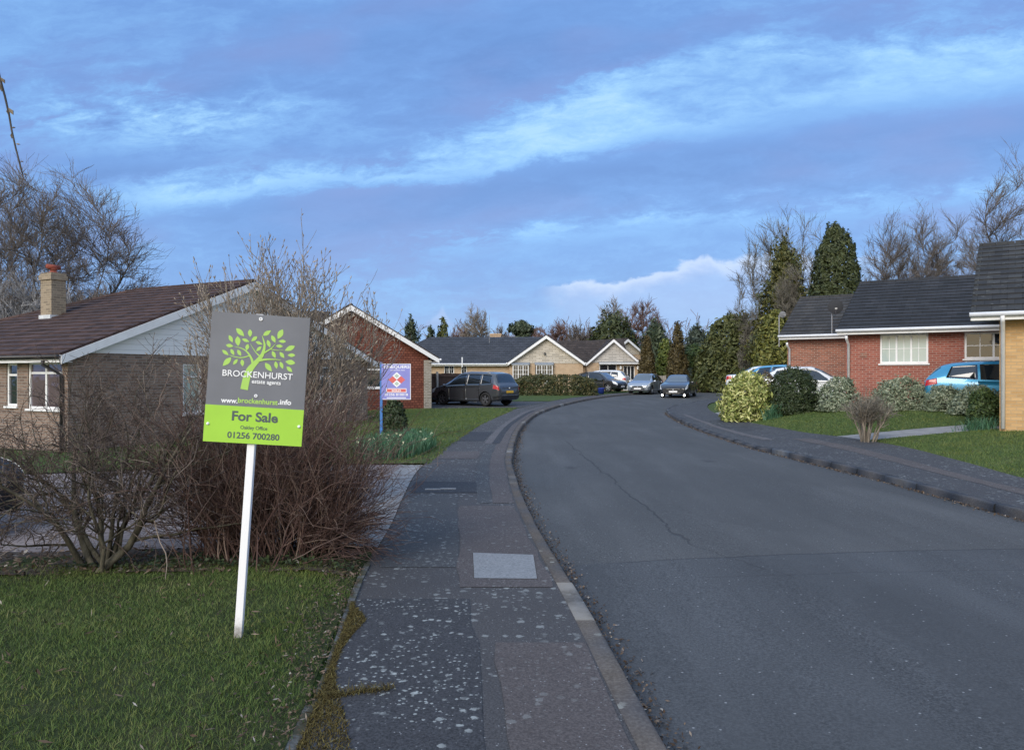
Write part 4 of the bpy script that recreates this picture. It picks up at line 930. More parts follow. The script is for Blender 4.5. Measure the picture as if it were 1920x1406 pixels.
# middle: red brick, charcoal roof
L2 = 11.0
hw = [(L2 - 5.2, L2 - 3.59, 1.50, 2.36), (L2 - 2.55, L2 - 1.09, 1.37, 2.37)]
hr2 = right_house(1586, 27.0, .62, L2, 8.4, 3.31, 5.18, name='bungalow', label='red brick house with charcoal roof and two white windows', wall_m='red brick', roof_m='charcoal tile', holes={'left': hw}, ov=.22, barge=())
fr2 = wall_frame('left', 8.4, L2)
window(hr2, fr2, *hw[0], cols=2, bars=(1, 1)); window(hr2, fr2, *hw[1], cols=3, bars=(1, 1), pane='pale pane')
pipe(hr2, [(-.50, L2 - .1, 2.32), (-.46, L2 - .1, 2.22), (-.07, L2 - .1, 2.05), (-.07, L2 - .1, -.2)], r=.045)
vb = MB(); fbox(vb, fr2, L2 - .68, L2 - .46, 0, .02, 1.6, 1.76); vb.build('air_brick', 'garden brick', hr2)
# left wing: russet brick, lower roof
o_ = Vector((PX(1586, 27.0), 27.0, 0)) + ux * 5.0 + uy * 3.2
L2b = 6.5; base2 = .62; ob = Vector((o_.x, o_.y, base2)) - uy * L2b
hr3 = house('garage_wing', 'russet brick wing with lower charcoal roof and dish, left of the red brick house', 'house', ob, AX, 6.6, L2b, 3.44 - base2, 5.10 - base2, -.5, 'russet brick', 'weathered charcoal tile', None, None, oe=.42, ov=.25, barge=())
pipe(hr3, [(-.50, L2b - .1, 2.34), (-.46, L2b - .1, 2.24), (-.07, L2b - .1, 2.08), (-.07, L2b - .1, -.2)], r=.045)
def dish(name, label, loc, r, pole, rz, m='dish grey'):
    t = thing(name, label, 'satellite dish', loc, rz)
    p_ = MB(); p_.tube([(0, 0, 0), (0, 0, pole)], .025, 8); p_.build('mast', 'steel grey', t)
    d_ = MB(); n = 20; prof = [(r * k / 6, -.14 * r * (1 - (k / 6) ** 2)) for k in range(7)]
    d_.lathe(prof, (.12, -.12, pole + .02), 'y', n); d_.build('reflector', m, t, smooth=True)
    a_ = MB(); a_.tube([(.12, -.2, pole - r), (.12, -.55, pole - r * .3)], .012, 6); a_.box((.08, -.62, pole - r * .4), (.16, -.53, pole - r * .2)); a_.build('feed_arm', 'steel grey', t)
    return t
yd = 30.6; dish('satellite_dish', 'large dark satellite dish on white mast between the red brick house and its wing', (PX(1560, yd), yd, ZZ(625, yd)), .29, 1.02, R(-20))
yd = 33.0; dish('satellite_dish', 'small grey satellite dish on thin mast at far end of the russet wing', (PX(1461, yd), yd, ZZ(650, yd)), .14, 1.35, R(-10), 'dish pale')

# ------------------------------------------------------------------ the For Sale board
BW, BH = .567, .762
def crop_pt(cx, cy):   # a spot on the board, measured along its own edges: x from its middle, z up from its lower edge
    dx_, dy_ = cx - 165, cy - 100; det = 873 * 1128 + 76 * 60
    a = (dx_ * 1128 + dy_ * 76) / det; b_ = (873 * dy_ - 60 * dx_) / det
    return ((a - .5) * BW, (1 - b_) * BH)
yS = 4.55; xS = PX(447, yS); zS = Hf(xS, yS)
sg = thing('estate_board', 'grey and lime green For Sale board on a leaning white post in the near lawn', 'estate agent board', (xS, yS, zS), 0)
sg.rotation_euler = (R(-.5), R(3.75), R(5))
pm = MB(); pm.hexa([(-.022, -.022, -.3), (.022, -.022, -.3), (.022, .022, -.3), (-.022, .022, -.3), (-.022, -.022, 1.915), (.022, -.022, 1.915), (.022, .022, 1.915), (-.022, .022, 1.915)])
pst = pm.build('post', 'post white', sg); bv = pst.modifiers.new('bevel', 'BEVEL'); bv.width = .003; bv.segments = 2
ZB = 1.150; xo = .012; yb = -.034
def leaf(mb, p, q_, w, y, mi):
    p, q_ = Vector((*p, 0)), Vector((*q_, 0)); t = q_ - p; n = Vector((-t.y, t.x, 0)).normalized() * w / 2; k = 7; up, dn = [], []
    for i in range(1, k):
        u = i / k; pr = math.sin(math.pi * u ** .9) ** 1.0; c = p + t * u
        up.append(c + n * pr); dn.append(c - n * pr)
    pts = [p] + up + [q_] + dn[::-1]; a2 = sum((pts[i].x * pts[(i + 1) % len(pts)].y - pts[(i + 1) % len(pts)].x * pts[i].y) for i in range(len(pts)))
    if a2 < 0: pts = pts[::-1]
    mb.poly([(v.x + xo, y, v.y + ZB) for v in pts], mi)
bd = MB(); bd.box((-BW / 2 + xo, yb, ZB + BH * .28), (BW / 2 + xo, yb + .006, ZB + BH), 0)
SC_ = BW / 875
for x1, y1, x2, y2, w in [(378, 248, 450, 318, 45), (500, 258, 502, 325, 38), (617, 313, 688, 268, 38), (792, 258, 748, 342, 50), (315, 308, 348, 372, 33), (390, 318, 397, 405, 48), (430, 340, 495, 368, 28), (565, 320, 512, 362, 33), (550, 365, 613, 390, 28), (692, 310, 727, 375, 36), (655, 350, 680, 418, 33), (822, 365, 755, 362, 30), (793, 408, 730, 402, 30), (902, 405, 810, 445, 44), (288, 395, 355, 405, 32), (483, 385, 470, 443, 34), (603, 408, 556, 450, 30), (330, 428, 362, 485, 30), (255, 437, 312, 483, 30), (390, 435, 423, 490, 32), (335, 503, 260, 577, 47), (392, 517, 352, 567, 29), (430, 520, 437, 582, 34), (698, 447, 728, 510, 33), (765, 457, 807, 510, 33), (905, 485, 835, 485, 33), (905, 555, 815, 540, 46), (635, 552, 695, 627, 45), (727, 538, 740, 605, 32), (770, 542, 795, 605, 32), (827, 585, 878, 633, 34)]:
    leaf(bd, crop_pt(x1, y1), crop_pt(x2, y2), w * SC_, yb - .0012, 2)
def limb(mb, pts, y, mi):
    # smooth tapering stroke
    P = [Vector((*crop_pt(a, b_), 0)) for a, b_, _ in pts]; Wd = [w * SC_ for _, _, w in pts]; n = 8; C, D = [], []
    for i in range(len(P) - 1):
        p0, p1, p2, p3 = P[max(i - 1, 0)], P[i], P[i + 1], P[min(i + 2, len(P) - 1)]
        for k in range(n + (i == len(P) - 2)):
            t = k / n; C.append(.5 * ((2 * p1) + (p2 - p0) * t + (2 * p0 - 5 * p1 + 4 * p2 - p3) * t * t + (3 * p1 - p0 - 3 * p2 + p3) * t ** 3)); D.append(Wd[i] * (1 - t) + Wd[i + 1] * t)
    for i in range(len(C) - 1):
        def side(j, s_):
            t = (C[min(j + 1, len(C) - 1)] - C[max(j - 1, 0)]).normalized(); return C[j] + Vector((-t.y, t.x, 0)) * s_ * D[j] / 2
        q4 = [side(i, -1), side(i + 1, -1), side(i + 1, 1), side(i, 1)]
        mb.poly([(v.x + xo, y, v.y + ZB) for v in q4], mi)
for k, br in enumerate([[(450, 783, 68), (470, 690, 64), (497, 615, 58), (540, 562, 44), (590, 510, 36), (618, 460, 28), (630, 390, 18), (607, 310, 2)], [(530, 575, 24), (515, 515, 20), (480, 460, 13), (430, 425, 8), (362, 408, 2)], [(492, 490, 10), (430, 505, 9), (370, 498, 7), (320, 482, 2)], [(603, 505, 16), (550, 455, 8), (505, 385, 2)], [(625, 465, 16), (690, 425, 9), (728, 385, 2)], [(685, 432, 7), (740, 442, 5), (800, 440, 2)], [(565, 535, 22), (640, 522, 16), (720, 522, 9), (780, 528, 2)]]):
    limb(bd, br, yb - .0016 - k * .00025, 2)
def txt(mb, s, c0_, c1_, y, mi, bold=0, cap=None):
    a, b_ = crop_pt(*c0_), crop_pt(*c1_); put_text(mb, s, a[0] + xo, b_[0] + xo, ZB + (a[1] + b_[1]) / 2, y, mi, bold, cap)
txt(bd, 'BROCKENHURST', (258, 666), (882, 698), yb - .0042, 1, .010, .0375)
txt(bd, 'estate agents', (518, 732), (776, 742), yb - .0042, 1, .018, .024)
ua = [('www.', 245, 392, 1), ('brockenhurst', 394, 748, 2), ('.info', 752, 868, 1)]
for s_, a, b_, mi in ua: txt(bd, s_, (a, 895 + (a - 245) * .041), (b_, 895 + (b_ - 245) * .041), yb - .0012, mi, .026, .0305)
bd.build('main_panel', ['sign grey', 'sign white', 'logo green'], sg)
gp = MB(); yg = yb - .004; gp.box((-BW / 2 + xo, yg, ZB), (BW / 2 + xo, yg + .0035, ZB + BH * .2834), 0)
txt(gp, 'For Sale', (342, 1056), (750, 1068), yg - .001, 1, .030, .056)
txt(gp, 'Oakley Office', (418, 1130), (657, 1138), yg - .001, 1, .014, .0215)
txt(gp, '01256 700280', (302, 1206), (765, 1226), yg - .001, 1, .024, .037)
gp.build('lower_panel', ['sign green', 'sign ink'], sg)
for cx_, cy_, r_ in ((598, 168, .0108), (555, 840, .0098)):
    a, b_ = crop_pt(cx_, cy_); m_ = MB(); m_.lathe([(r_ * .45, -.004), (r_ * .6, -.005), (r_, -.004), (r_, 0)], (a + xo, yb - .0005, b_ + ZB), 'y', 16, 0); m_.lathe([(0, -.0025), (r_ * .45, -.003), (r_ * .5, 0)], (a + xo, yb - .0005, b_ + ZB), 'y', 12, 1); m_.build('fixing_cup', ['sign white', 'steel grey'], sg)
for cx_, cy_ in ((133, 1076), (940, 1113)):
    a, b_ = crop_pt(cx_, cy_); m_ = MB(); m_.lathe([(0, -.008), (.005, -.0075), (.008, -.005), (.009, 0)], (a + xo, yg, b_ + ZB), 'y', 14); m_.build('cap_screw', 'sign white', sg, smooth=True)

# ------------------------------------------------------------------ the Sold board
yC = 19.0; xC = PX(715, yC); zC = Hf(xC, yC)
cb = thing('estate_board', 'purple Sold board with red and white diamonds on a blue post', 'estate agent board', (xC, yC, zC), R(0))
kk = yC / FPX; topz = ZZ(682, yC) - zC; botz = ZZ(749, yC) - zC; bw = 52.5 * kk; x0 = 3 * kk
pm = MB(); pm.box((-.03, -.03, -.3), (.03, .03, topz + .04)); pm.build('post', 'blue paint', cb)
m_ = MB(); m_.box((x0 - .03, -.036, botz), (x0 + bw, -.030, topz), 0)
hb = topz - botz
def bx(u, v): return (x0 + (u - 305) / 755 * bw, topz - (v - 190) / 1040 * hb)
yf = -.0375
def rect(u0, v0, u1, v1, mi, y=yf):
    a, b_ = bx(u0, v0), bx(u1, v1); m_.poly([(a[0], y, b_[1]), (b_[0], y, b_[1]), (b_[0], y, a[1]), (a[0], y, a[1])], mi)
def dia(u, v, r_, mi, y=yf):
    p = [bx(u, v + r_), bx(u + r_ * 1.05, v), bx(u, v - r_), bx(u - r_ * 1.05, v)]; m_.poly([(a, y, b_) for a, b_ in p], mi)
for u, v, mi in ((683, 542, 1), (683, 768, 1), (575, 655, 2), (800, 655, 2)): dia(u, v, 108, mi)
for u, v in ((683, 542), (683, 768)): dia(u, v, 62, 3, yf - .001)
a, b_ = bx(330, 320), bx(1030, 320); put_text(m_, 'CHEQUERS', a[0], b_[0], a[1], yf, 1, .02, hb * .085)
rect(510, 374, 770, 386, 1); rect(790, 374, 900, 386, 1)
rect(400, 905, 945, 1030, 1); rect(420, 922, 928, 1012, 2, yf - .001)
a, b_ = bx(548, 995), bx(800, 995); put_text(m_, 'SOLD', a[0], b_[0], a[1], yf - .002, 1, .03, hb * .055)
a, b_ = bx(360, 1118), bx(985, 1118); put_text(m_, '01256 810018', a[0], b_[0], a[1], yf, 1, .02, hb * .066)
rect(415, 1165, 935, 1188, 1)
for r4 in ((305, 190, 1060, 205), (305, 1215, 1060, 1230), (1045, 205, 1060, 1215)): rect(*r4, 1)
m_.build('panel', ['sign purple', 'sign white', 'sign red', 'sign sage'], cb)

# ------------------------------------------------------------------ fences and garden walls
def board_fence(name, label, p, q_, h, m, pw=.15, group=None, post_m='concrete post', rails=True, posts=None, hang=True):
    a, b_ = Vector((*p, 0)), Vector((*q_, 0)); L_ = (b_ - a).length; z = Hf(*p); t = thing(name, label, 'fence', (p[0], p[1], z), math.atan2((b_ - a).y, (b_ - a).x))
    bm_ = MB(); x = 0; rnd = random.Random(4); n = int(L_ / pw)
    for i in range(n):
        bm_.box((i * pw, -.012 + .008 * (i % 2), .08), (i * pw + pw + .012, .006 + .008 * (i % 2), h + rnd.uniform(-.015, .015)))
    bm_.build('boards', m, t)
    if rails:
        for z_ in (.35, h * .55, h - .18):
            r_ = MB(); r_.box((0, -.07, z_), (L_, -.014, z_ + .075)); r_.build('rail', m, t)
    for x in (posts or np.arange(0, L_ + .1, 2.4)):
        o_ = MB(); o_.box((x - .05, -.16, -.2), (x + .05, -.072, h + .08)); o_.build('post', post_m, t)
    return t
pA = (PX(806, 40.0), 40.0); pB = (PX(955, 43.5), 43.5)
board_fence('timber_fence', 'dark brown timber fence on concrete post behind the dark grey people carrier', pA, pB, 1.6, 'dark timber', posts=[.38, 2.9])
pA = (PX(1348, 62), 62.0); pB = (PX(1384, 61), 61.0); board_fence('timber_fence', 'grey weathered panel fence beside the low red brick garden wall', pA, pB, 2.5, 'grey timber', rails=False, post_m='grey timber')
pA = (PX(1228, 63), 63.0); pB = (PX(1256, 62), 62.0); board_fence('timber_fence', 'short grey picket fence behind the silver hatchback', pA, pB, 1.25, 'grey timber', rails=False, post_m='grey timber')
gw = thing('garden_wall', 'low red brick garden wall below the big olive hedge tree', 'wall', (PX(1308, 64), 64.0, Hf(PX(1308, 64), 64)), R(-8))
m_ = MB(); Lw = 48 * 64 / FPX; m_.box((0, -.12, -.3), (Lw, .12, .95)); m_.build('brickwork', 'garden brick', gw); m_ = MB(); m_.box((-.03, -.15, .95), (Lw + .03, .15, 1.03)); m_.build('coping', 'concrete slab', gw)
xb, yb_ = PX(1127, 54.0), 54.0
m_ = MB(); m_.lathe([(0, 0), (.2, 0), (.24, .38), (.26, .4), (.24, .42), (.2, .40), (.0, .40)], axis='z', k=20); m_.build('recycling_box', 'blue plastic', smooth=True, loc=(xb, yb_, Hf(xb, yb_)))
bpy.data.objects['recycling_box']['label'] = 'small blue plastic tub on the drive edge beside the black car'; bpy.data.objects['recycling_box']['category'] = 'tub'

# ------------------------------------------------------------------ cars
mat('lit lamp', lambda g: dict(color=(.8, .8, .78), rough=.2, emit=(1, .96, .88, 1), emits=3.0))
def pch(xs, ys):
    xs, ys = np.asarray(xs, float), np.asarray(ys, float); h = np.diff(xs); d = np.diff(ys, axis=0) / h[:, None]; m = np.zeros_like(ys); m[0], m[-1] = d[0], d[-1]
    a, b_ = d[:-1], d[1:]; m[1:-1] = np.where(a * b_ > 0, 2 * a * b_ / np.where(np.abs(a + b_) < 1e-9, 1e-9, a + b_), 0)
    def f(x):
        x = np.asarray(x, float); i = np.clip(np.searchsorted(xs, x) - 1, 0, len(h) - 1); t = ((x - xs[i]) / h[i])[..., None]; hh = h[i][..., None]
        return (2 * t ** 3 - 3 * t ** 2 + 1) * ys[i] + (t ** 3 - 2 * t ** 2 + t) * hh * m[i] + (-2 * t ** 3 + 3 * t ** 2) * ys[i + 1] + (t ** 3 - t ** 2) * hh * m[i + 1]
    return f
# stations from rear to front: x, half width, lower edge, belt height, roof half width, roof height
SPEC = {
 'mpv': dict(st=[(-2.26, .70, .42, .78, .60, .84), (-2.22, .82, .34, .94, .70, 1.00), (-2.14, .88, .30, .98, .74, 1.08), (-1.86, .915, .25, 1.00, .66, 1.57), (-1.5, .915, .22, .99, .67, 1.63), (-.3, .915, .2, .97, .68, 1.655), (.2, .915, .2, .95, .67, 1.625), (.62, .915, .2, .94, .68, 1.45), (1.45, .91, .2, .93, .72, 1.01), (1.62, .905, .2, .90, .70, .95), (1.98, .88, .22, .81, .62, .84), (2.18, .80, .25, .72, .52, .75), (2.26, .66, .32, .62, .46, .64)],
             wb=2.79, fa=1.36, wr=.335, screen=(.30, 1.42), rearw=(-2.10, -1.90), side=[(-1.78, -1.12, -1.70, -1.14), (-1.06, -.22, -1.08, -.24), (-.14, 1.22, -.16, .50)], doors=[(-1.08, -.18), (-.16, .92)], tail='high'),
 'hatch': dict(st=[(-1.97, .66, .42, .76, .56, .82), (-1.93, .78, .34, .90, .66, .96), (-1.86, .83, .29, .93, .69, 1.05), (-1.50, .85, .24, .95, .60, 1.36), (-1.1, .855, .2, .93, .61, 1.44), (-.2, .855, .19, .90, .62, 1.475), (.35, .855, .19, .88, .61, 1.42), (.62, .855, .19, .87, .62, 1.27), (1.12, .85, .19, .87, .66, .96), (1.3, .845, .2, .85, .64, .91), (1.68, .82, .22, .77, .56, .80), (1.9, .74, .25, .66, .46, .69), (1.97, .60, .32, .56, .40, .58)],
              wb=2.48, fa=1.19, wr=.315, screen=(.42, 1.10), rearw=(-1.82, -1.55), side=[(-1.42, -.62, -1.28, -.64), (-.56, .98, -.58, .50)], doors=[(-.62, .88)], tail='high'),
 'saloon': dict(st=[(-2.32, .68, .44, .80, .58, .86), (-2.28, .80, .34, .92, .68, .97), (-2.18, .86, .28, .95, .72, 1.00), (-1.72, .90, .24, .96, .70, 1.04), (-1.05, .905, .2, .94, .60, 1.38), (-.5, .905, .19, .92, .61, 1.44), (.1, .905, .19, .91, .61, 1.44), (.5, .905, .19, .9, .62, 1.32), (1.15, .90, .19, .9, .68, .97), (1.35, .895, .2, .88, .66, .93), (1.9, .87, .2, .80, .58, .83), (2.2, .80, .24, .68, .5, .71), (2.3, .66, .3, .58, .44, .6)],
               wb=2.7, fa=1.36, wr=.325, screen=(.30, 1.12), rearw=(-1.66, -1.1), side=[(-1.2, -.30, -1.02, -.30), (-.22, 1.0, -.22, .38)], doors=[(-1.14, -.26), (-.24, .82)], tail='mid'),
 'suv': dict(st=[(-2.2, .70, .5, .86, .6, .92), (-2.16, .84, .4, 1.0, .72, 1.06), (-2.08, .90, .34, 1.03, .76, 1.14), (-1.7, .92, .3, 1.04, .66, 1.52), (-1.3, .925, .27, 1.03, .67, 1.60), (-.3, .925, .26, 1.0, .68, 1.62), (.4, .925, .26, .99, .67, 1.55), (.65, .925, .26, .98, .68, 1.42), (1.2, .92, .26, .98, .74, 1.06), (1.4, .915, .26, .96, .72, 1.02), (1.85, .89, .28, .9, .64, .94), (2.1, .82, .32, .78, .54, .82), (2.2, .68, .4, .66, .46, .7)],
             wb=2.65, fa=1.3, wr=.345, screen=(.46, 1.18), rearw=(-2.04, -1.74), side=[(-1.6, -1.0, -1.5, -1.02), (-.94, -.2, -.96, -.22), (-.12, 1.02, -.14, .52)], doors=[(-.96, -.16), (-.14, .84)], tail='mid'),
}
def car(name, label, loc, rz, kind, paint_m, plate_f='plate white', plate_r='plate yellow', rim_m='alloy', rails=False, group=None, dz=0.0, lit=False):
    S_ = SPEC[kind]; st = np.array(S_['st']); FX = pch(st[:, 0], st[:, 1:]); root = thing(name, label, 'car', (loc[0], loc[1], loc[2] + dz), rz, group)
    x0, x1 = st[0, 0], st[-1, 0]
    def ring(x, s):
        w, zl, zb, wr, zr = [FX(x)[..., k] for k in range(5)]; k = np.clip((zr - zb) / .35, .12, 1)
        P = np.stack([np.stack([w * 0, zl], -1), np.stack([w * .84, zl], -1), np.stack([w * .975, zl + .10], -1), np.stack([w * .99, zl + .30 * (zb - zl)], -1), np.stack([w, zl + .66 * (zb - zl)], -1), np.stack([w * .972, zb], -1), np.stack([wr, zr - .075 * k], -1), np.stack([wr * .80, zr - .012 * k], -1), np.stack([w * 0, zr + .018 * k], -1)], -2)
        i = np.clip(s.astype(int), 0, 7); t = s - i; m = np.arange(len(x))
        Pm = np.zeros_like(P); dlt = P[:, 1:] - P[:, :-1]; a, b_ = dlt[:, :-1], dlt[:, 1:]
        Pm[:, 1:-1] = np.where(a * b_ > 0, 2 * a * b_ / np.where(np.abs(a + b_) < 1e-9, 1e-9, a + b_), 0); Pm[:, 0] = dlt[:, 0]; Pm[:, -1] = dlt[:, -1]
        Pm[:, -1, 1] = 0; t = t[:, None]
        q_ = (2 * t ** 3 - 3 * t ** 2 + 1) * P[m, i] + (t ** 3 - 2 * t ** 2 + t) * Pm[m, i] + (-2 * t ** 3 + 3 * t ** 2) * P[m, i + 1] + (t ** 3 - t ** 2) * Pm[m, i + 1]
        return np.stack([x, q_[:, 0], q_[:, 1]], -1)
    xs = np.unique(np.concatenate([np.linspace(x0, x1, 46), st[:, 0]])); s_half = np.concatenate([np.linspace(0, 8, 33)])
    full = np.concatenate([s_half, s_half[-2:0:-1]]); sgn = np.concatenate([np.ones(33), -np.ones(31)])
    n, k = len(xs), len(full); V = ring(np.repeat(xs, k), np.tile(full, n)); V[:, 1] *= np.tile(sgn, n)
    F = [(i * k + j, i * k + (j + 1) % k, (i + 1) * k + (j + 1) % k, (i + 1) * k + j) for i in range(n - 1) for j in range(k)]
    me = bpy.data.meshes.new('body'); me.from_pydata([tuple(v) for v in V], [], F + [tuple(range(k))[::-1], tuple((n - 1) * k + j for j in range(k))]); me.update()
    body = link('body', me, [paint_m, 'black trim'], root)
    bmm = bmesh.new(); bmm.from_mesh(me); bmesh.ops.recalc_face_normals(bmm, faces=bmm.faces); bmm.to_mesh(me); bmm.free()
    ax = [S_['fa'], S_['fa'] - S_['wb']]; wr = S_['wr']; wmax = st[:, 1].max()
    cut = MB()
    for a in ax:
        for sd_ in (-1, 1):
            y0, y1 = sd_ * (wmax - .26), sd_ * (wmax + .3)
            ca = MB(); ca.lathe([(0, min(y0, y1)), (wr + .05, min(y0, y1)), (wr + .05, max(y0, y1)), (0, max(y0, y1))], (a, 0, wr), 'y', 28)
            cut.raw(ca.v, ca.f)
    co = cut.build('cutter', ['black trim']); co.parent = root
    bmm = bmesh.new(); bmm.from_mesh(co.data); bmesh.ops.remove_doubles(bmm, verts=bmm.verts, dist=1e-5); bmesh.ops.recalc_face_normals(bmm, faces=bmm.faces); bmm.to_mesh(co.data); bmm.free()
    md = body.modifiers.new('b', 'BOOLEAN'); md.object = co; md.operation = 'DIFFERENCE'; md.solver = 'EXACT'
    try: md.material_mode = 'TRANSFER'
    except Exception: pass
    dg = bpy.context.evaluated_depsgraph_get(); nm_ = bpy.data.meshes.new_from_object(body.evaluated_get(dg)); body.modifiers.clear()
    if len(nm_.polygons) > 200: body.data = nm_; nm_.name = 'body'
    bpy.data.objects.remove(co)
    body.data.polygons.foreach_set('use_smooth', [True] * len(body.data.polygons))
    if hasattr(body.data, 'set_sharp_from_angle'): body.data.set_sharp_from_angle(angle=R(32))
    def patch(nm, cs, m, parent=None, off=.006, nu=10, nv=6, side=1, both=False, thick=None):
        (xa, sa), (xb, sb), (xc, sc2), (xd, sd2) = cs    # lower rear, lower front, upper front, upper rear
        u, v = [q_.ravel() for q_ in np.meshgrid(np.linspace(0, 1, nu + 1), np.linspace(0, 1, nv + 1))]
        X_ = (xa * (1 - u) + xb * u) * (1 - v) + (xd * (1 - u) + xc * u) * v; S2 = (sa * (1 - u) + sb * u) * (1 - v) + (sd2 * (1 - u) + sc2 * u) * v
        p = ring(X_, S2); e = 1e-3; dxp = ring(X_ + e, S2) - ring(X_ - e, S2); dsp = ring(X_, np.minimum(S2 + e * 5, 7.9999)) - ring(X_, np.maximum(S2 - e * 5, 0))
        nn = unit(np.cross(dxp, dsp)); nn *= np.where((nn[:, 1:2] * p[:, 1:2] + nn[:, 2:3] * (p[:, 2:3] - .6)) < 0, -1, 1)
        q_ = p + nn * off; vs = q_.copy(); W_ = nu + 1
        f = [(i * W_ + j, i * W_ + j + 1, (i + 1) * W_ + j + 1, (i + 1) * W_ + j) for i in range(nv) for j in range(nu)]
        # skirt back to the body gives the piece thickness
        edge = [j for j in range(W_)] + [(i + 1) * W_ - 1 for i in range(1, nv + 1)] + [nv * W_ + j for j in range(nu - 1, -1, -1)] + [i * W_ for i in range(nv - 1, 0, -1)]
        b0 = len(vs); vs = np.concatenate([vs, (p - nn * .004)[edge]])
        f += [(edge[i], edge[(i + 1) % len(edge)], b0 + (i + 1) % len(edge), b0 + i) for i in range(len(edge))]
        vs[:, 1] *= side; mb = MB(); mb.raw(vs, f if side > 0 else [q2[::-1] for q2 in f])
        if both: v2 = vs.copy(); v2[:, 1] *= -1; mb.raw(v2, [q2[::-1] for q2 in f])
        return mb.build(nm, m, parent or root, smooth=True)
    a, b_ = S_['screen']; ws_m = 'windscreen glass'
    def cross(nm, a, b_, m, s0=6.12, ina=.0):
        # window across the car between x=a (top) and x=b_ (foot), from side to side
        nu, nv = 16, 7; V_, F_ = [], []
        for i in range(nv + 1):
            x = a + (b_ - a) * i / nv; ss_ = np.concatenate([np.linspace(s0, 8, nu // 2 + 1)]); p = ring(np.full(len(ss_), x), ss_)
            row = np.concatenate([p, (p * np.array([1, -1, 1]))[-2::-1]]); V_.append(row)
        V_ = np.array(V_); c_ = V_.reshape(-1, 3)
        du = np.gradient(V_, axis=1); dv = np.gradient(V_, axis=0); nn = unit(np.cross(du, dv)); nn *= np.where(nn[..., 2:3] < 0, -1, 1)
        q_ = (V_ + nn * .006).reshape(-1, 3); W_ = V_.shape[1]
        F_ = [(i * W_ + j, i * W_ + j + 1, (i + 1) * W_ + j + 1, (i + 1) * W_ + j) for i in range(nv) for j in range(W_ - 1)]
        mb = MB(); mb.raw(q_, F_); return mb.build(nm, m, root, smooth=True)
    cross('windscreen', a, b_, ws_m); cross('rear_window', S_['rearw'][1], S_['rearw'][0], 'car glass')
    nd = len(S_['doors']); wi = S_['side'] if len(S_['side']) == nd else S_['side'][1:]
    for sd_ in (1, -1):
        for (da, db), (wa, wb2, wc, wd) in zip(S_['doors'], wi):
            d_ = patch('door', [(da + .03, 2.15), (db - .02, 2.15), (db, 4.96), (da, 4.96)], paint_m, off=.005, side=sd_)
            patch('window', [(wa, 5.08), (wb2, 5.08), (wd, 5.90), (wc, 5.90)], 'car glass', d_, .006, side=sd_)
            hx = da + .14; hp = ring(np.array([hx]), np.array([4.35]))[0]; hm = MB(); hm.box((hx - .08, min(sd_ * hp[1], sd_ * (hp[1] + .035)), hp[2] - .014), (hx + .08, max(sd_ * hp[1], sd_ * (hp[1] + .035)), hp[2] + .014)); hm.build('handle', paint_m, d_)
        if len(S_['side']) > nd:
            wa, wb2, wc, wd = S_['side'][0]; patch('quarter_window', [(wa, 5.12), (wb2, 5.08), (wd, 5.88), (wc, 5.85)], 'car glass', None, .006, side=sd_)
        # lamps
        xf = x1 - .40; patch('headlight', [(xf + .05, 4.2), (x1 - .035, 4.0), (x1 - .06, 4.95), (xf - .08, 5.3)], 'lamp glass', None, .008, side=sd_)
        if S_['tail'] == 'high': patch('tail_light', [(x0 + .03, 4.2), (x0 + .34, 4.45), (x0 + .32, 5.15), (x0 + .06, 5.0)], 'red lens', None, .008, side=sd_)
        else: patch('tail_light', [(x0 + .03, 4.1), (x0 + .30, 4.35), (x0 + .26, 4.98), (x0 + .05, 4.95)], 'red lens', None, .008, side=sd_)
        mx = b_ - .28; mp = ring(np.array([mx]), np.array([5.0]))[0]; mm = MB(); yy = sd_ * (mp[1] + .10)
        mm.lathe([(0, -.06), (.05, -.055), (.075, -.02), (.08, .03), (.07, .05), (0, .05)], (0, 0, 0), 'x', 14); mm.v = [(p[0] * .9 + mx, p[1] * 1.3 + yy, p[2] * .95 + mp[2] + .05) for p in mm.v]
        mm.box((mx - .025, min(sd_ * mp[1], yy), mp[2] - .01), (mx + .025, max(sd_ * mp[1], yy), mp[2] + .03)); mm.build('mirror', paint_m, root, smooth=True)
        if rails:
            rp = [tuple(ring(np.array([x]), np.array([6.6]))[0] * np.array([1, sd_, 1]) + np.array([0, 0, .045])) for x in np.linspace(-1.55, .35, 9)]
            rp[0] = (rp[0][0], rp[0][1], rp[0][2] - .05); rp[-1] = (rp[-1][0], rp[-1][1], rp[-1][2] - .05); rm_ = MB(); rm_.tube(rp, .018, 6); rm_.build('roof_rail', 'steel grey', root, smooth=True)
    # front and rear fittings
    zf = st[-1, 2]; g_ = MB(); fxx = x1 + .006
    g_.box((x1 - .06, -.5, zf + .0), (fxx, .5, zf + .10)); g_.box((x1 - .03, -.40, zf + .15), (fxx + .002, .40, zf + .25)); gr_ = g_.build('grille', 'black trim', root)
    p_ = MB(); p_.box((fxx + .003, -.26, zf + .035), (fxx + .014, .26, zf + .14)); p_.build('number_plate', plate_f, root)
    bz = MB(); bz.lathe([(0, .012), (.045, .01), (.05, 0)], (fxx + .004, 0, zf + .2), 'x', 16); bz.build('badge', 'steel grey', root, smooth=True)
    if lit:
        for sd_ in (1, -1):
            fg = MB(); fp = ring(np.array([x1 - .10]), np.array([2.2]))[0]; fg.lathe([(0, .012), (.05, .010), (.062, 0)], (x1 - .035, sd_ * (fp[1] - .10), zf - .14), 'x', 14); fg.build('fog_lamp', 'lit lamp', root)
    cb_ = MB(); cb_.box((fxx - .02, -.42, zf + .255), (fxx + .004, .42, zf + .267)); cb_.box((fxx - .02, -.45, zf - .03), (fxx + .003, .45, zf - .012)); cb_.build('chrome_strip', 'alloy', root)
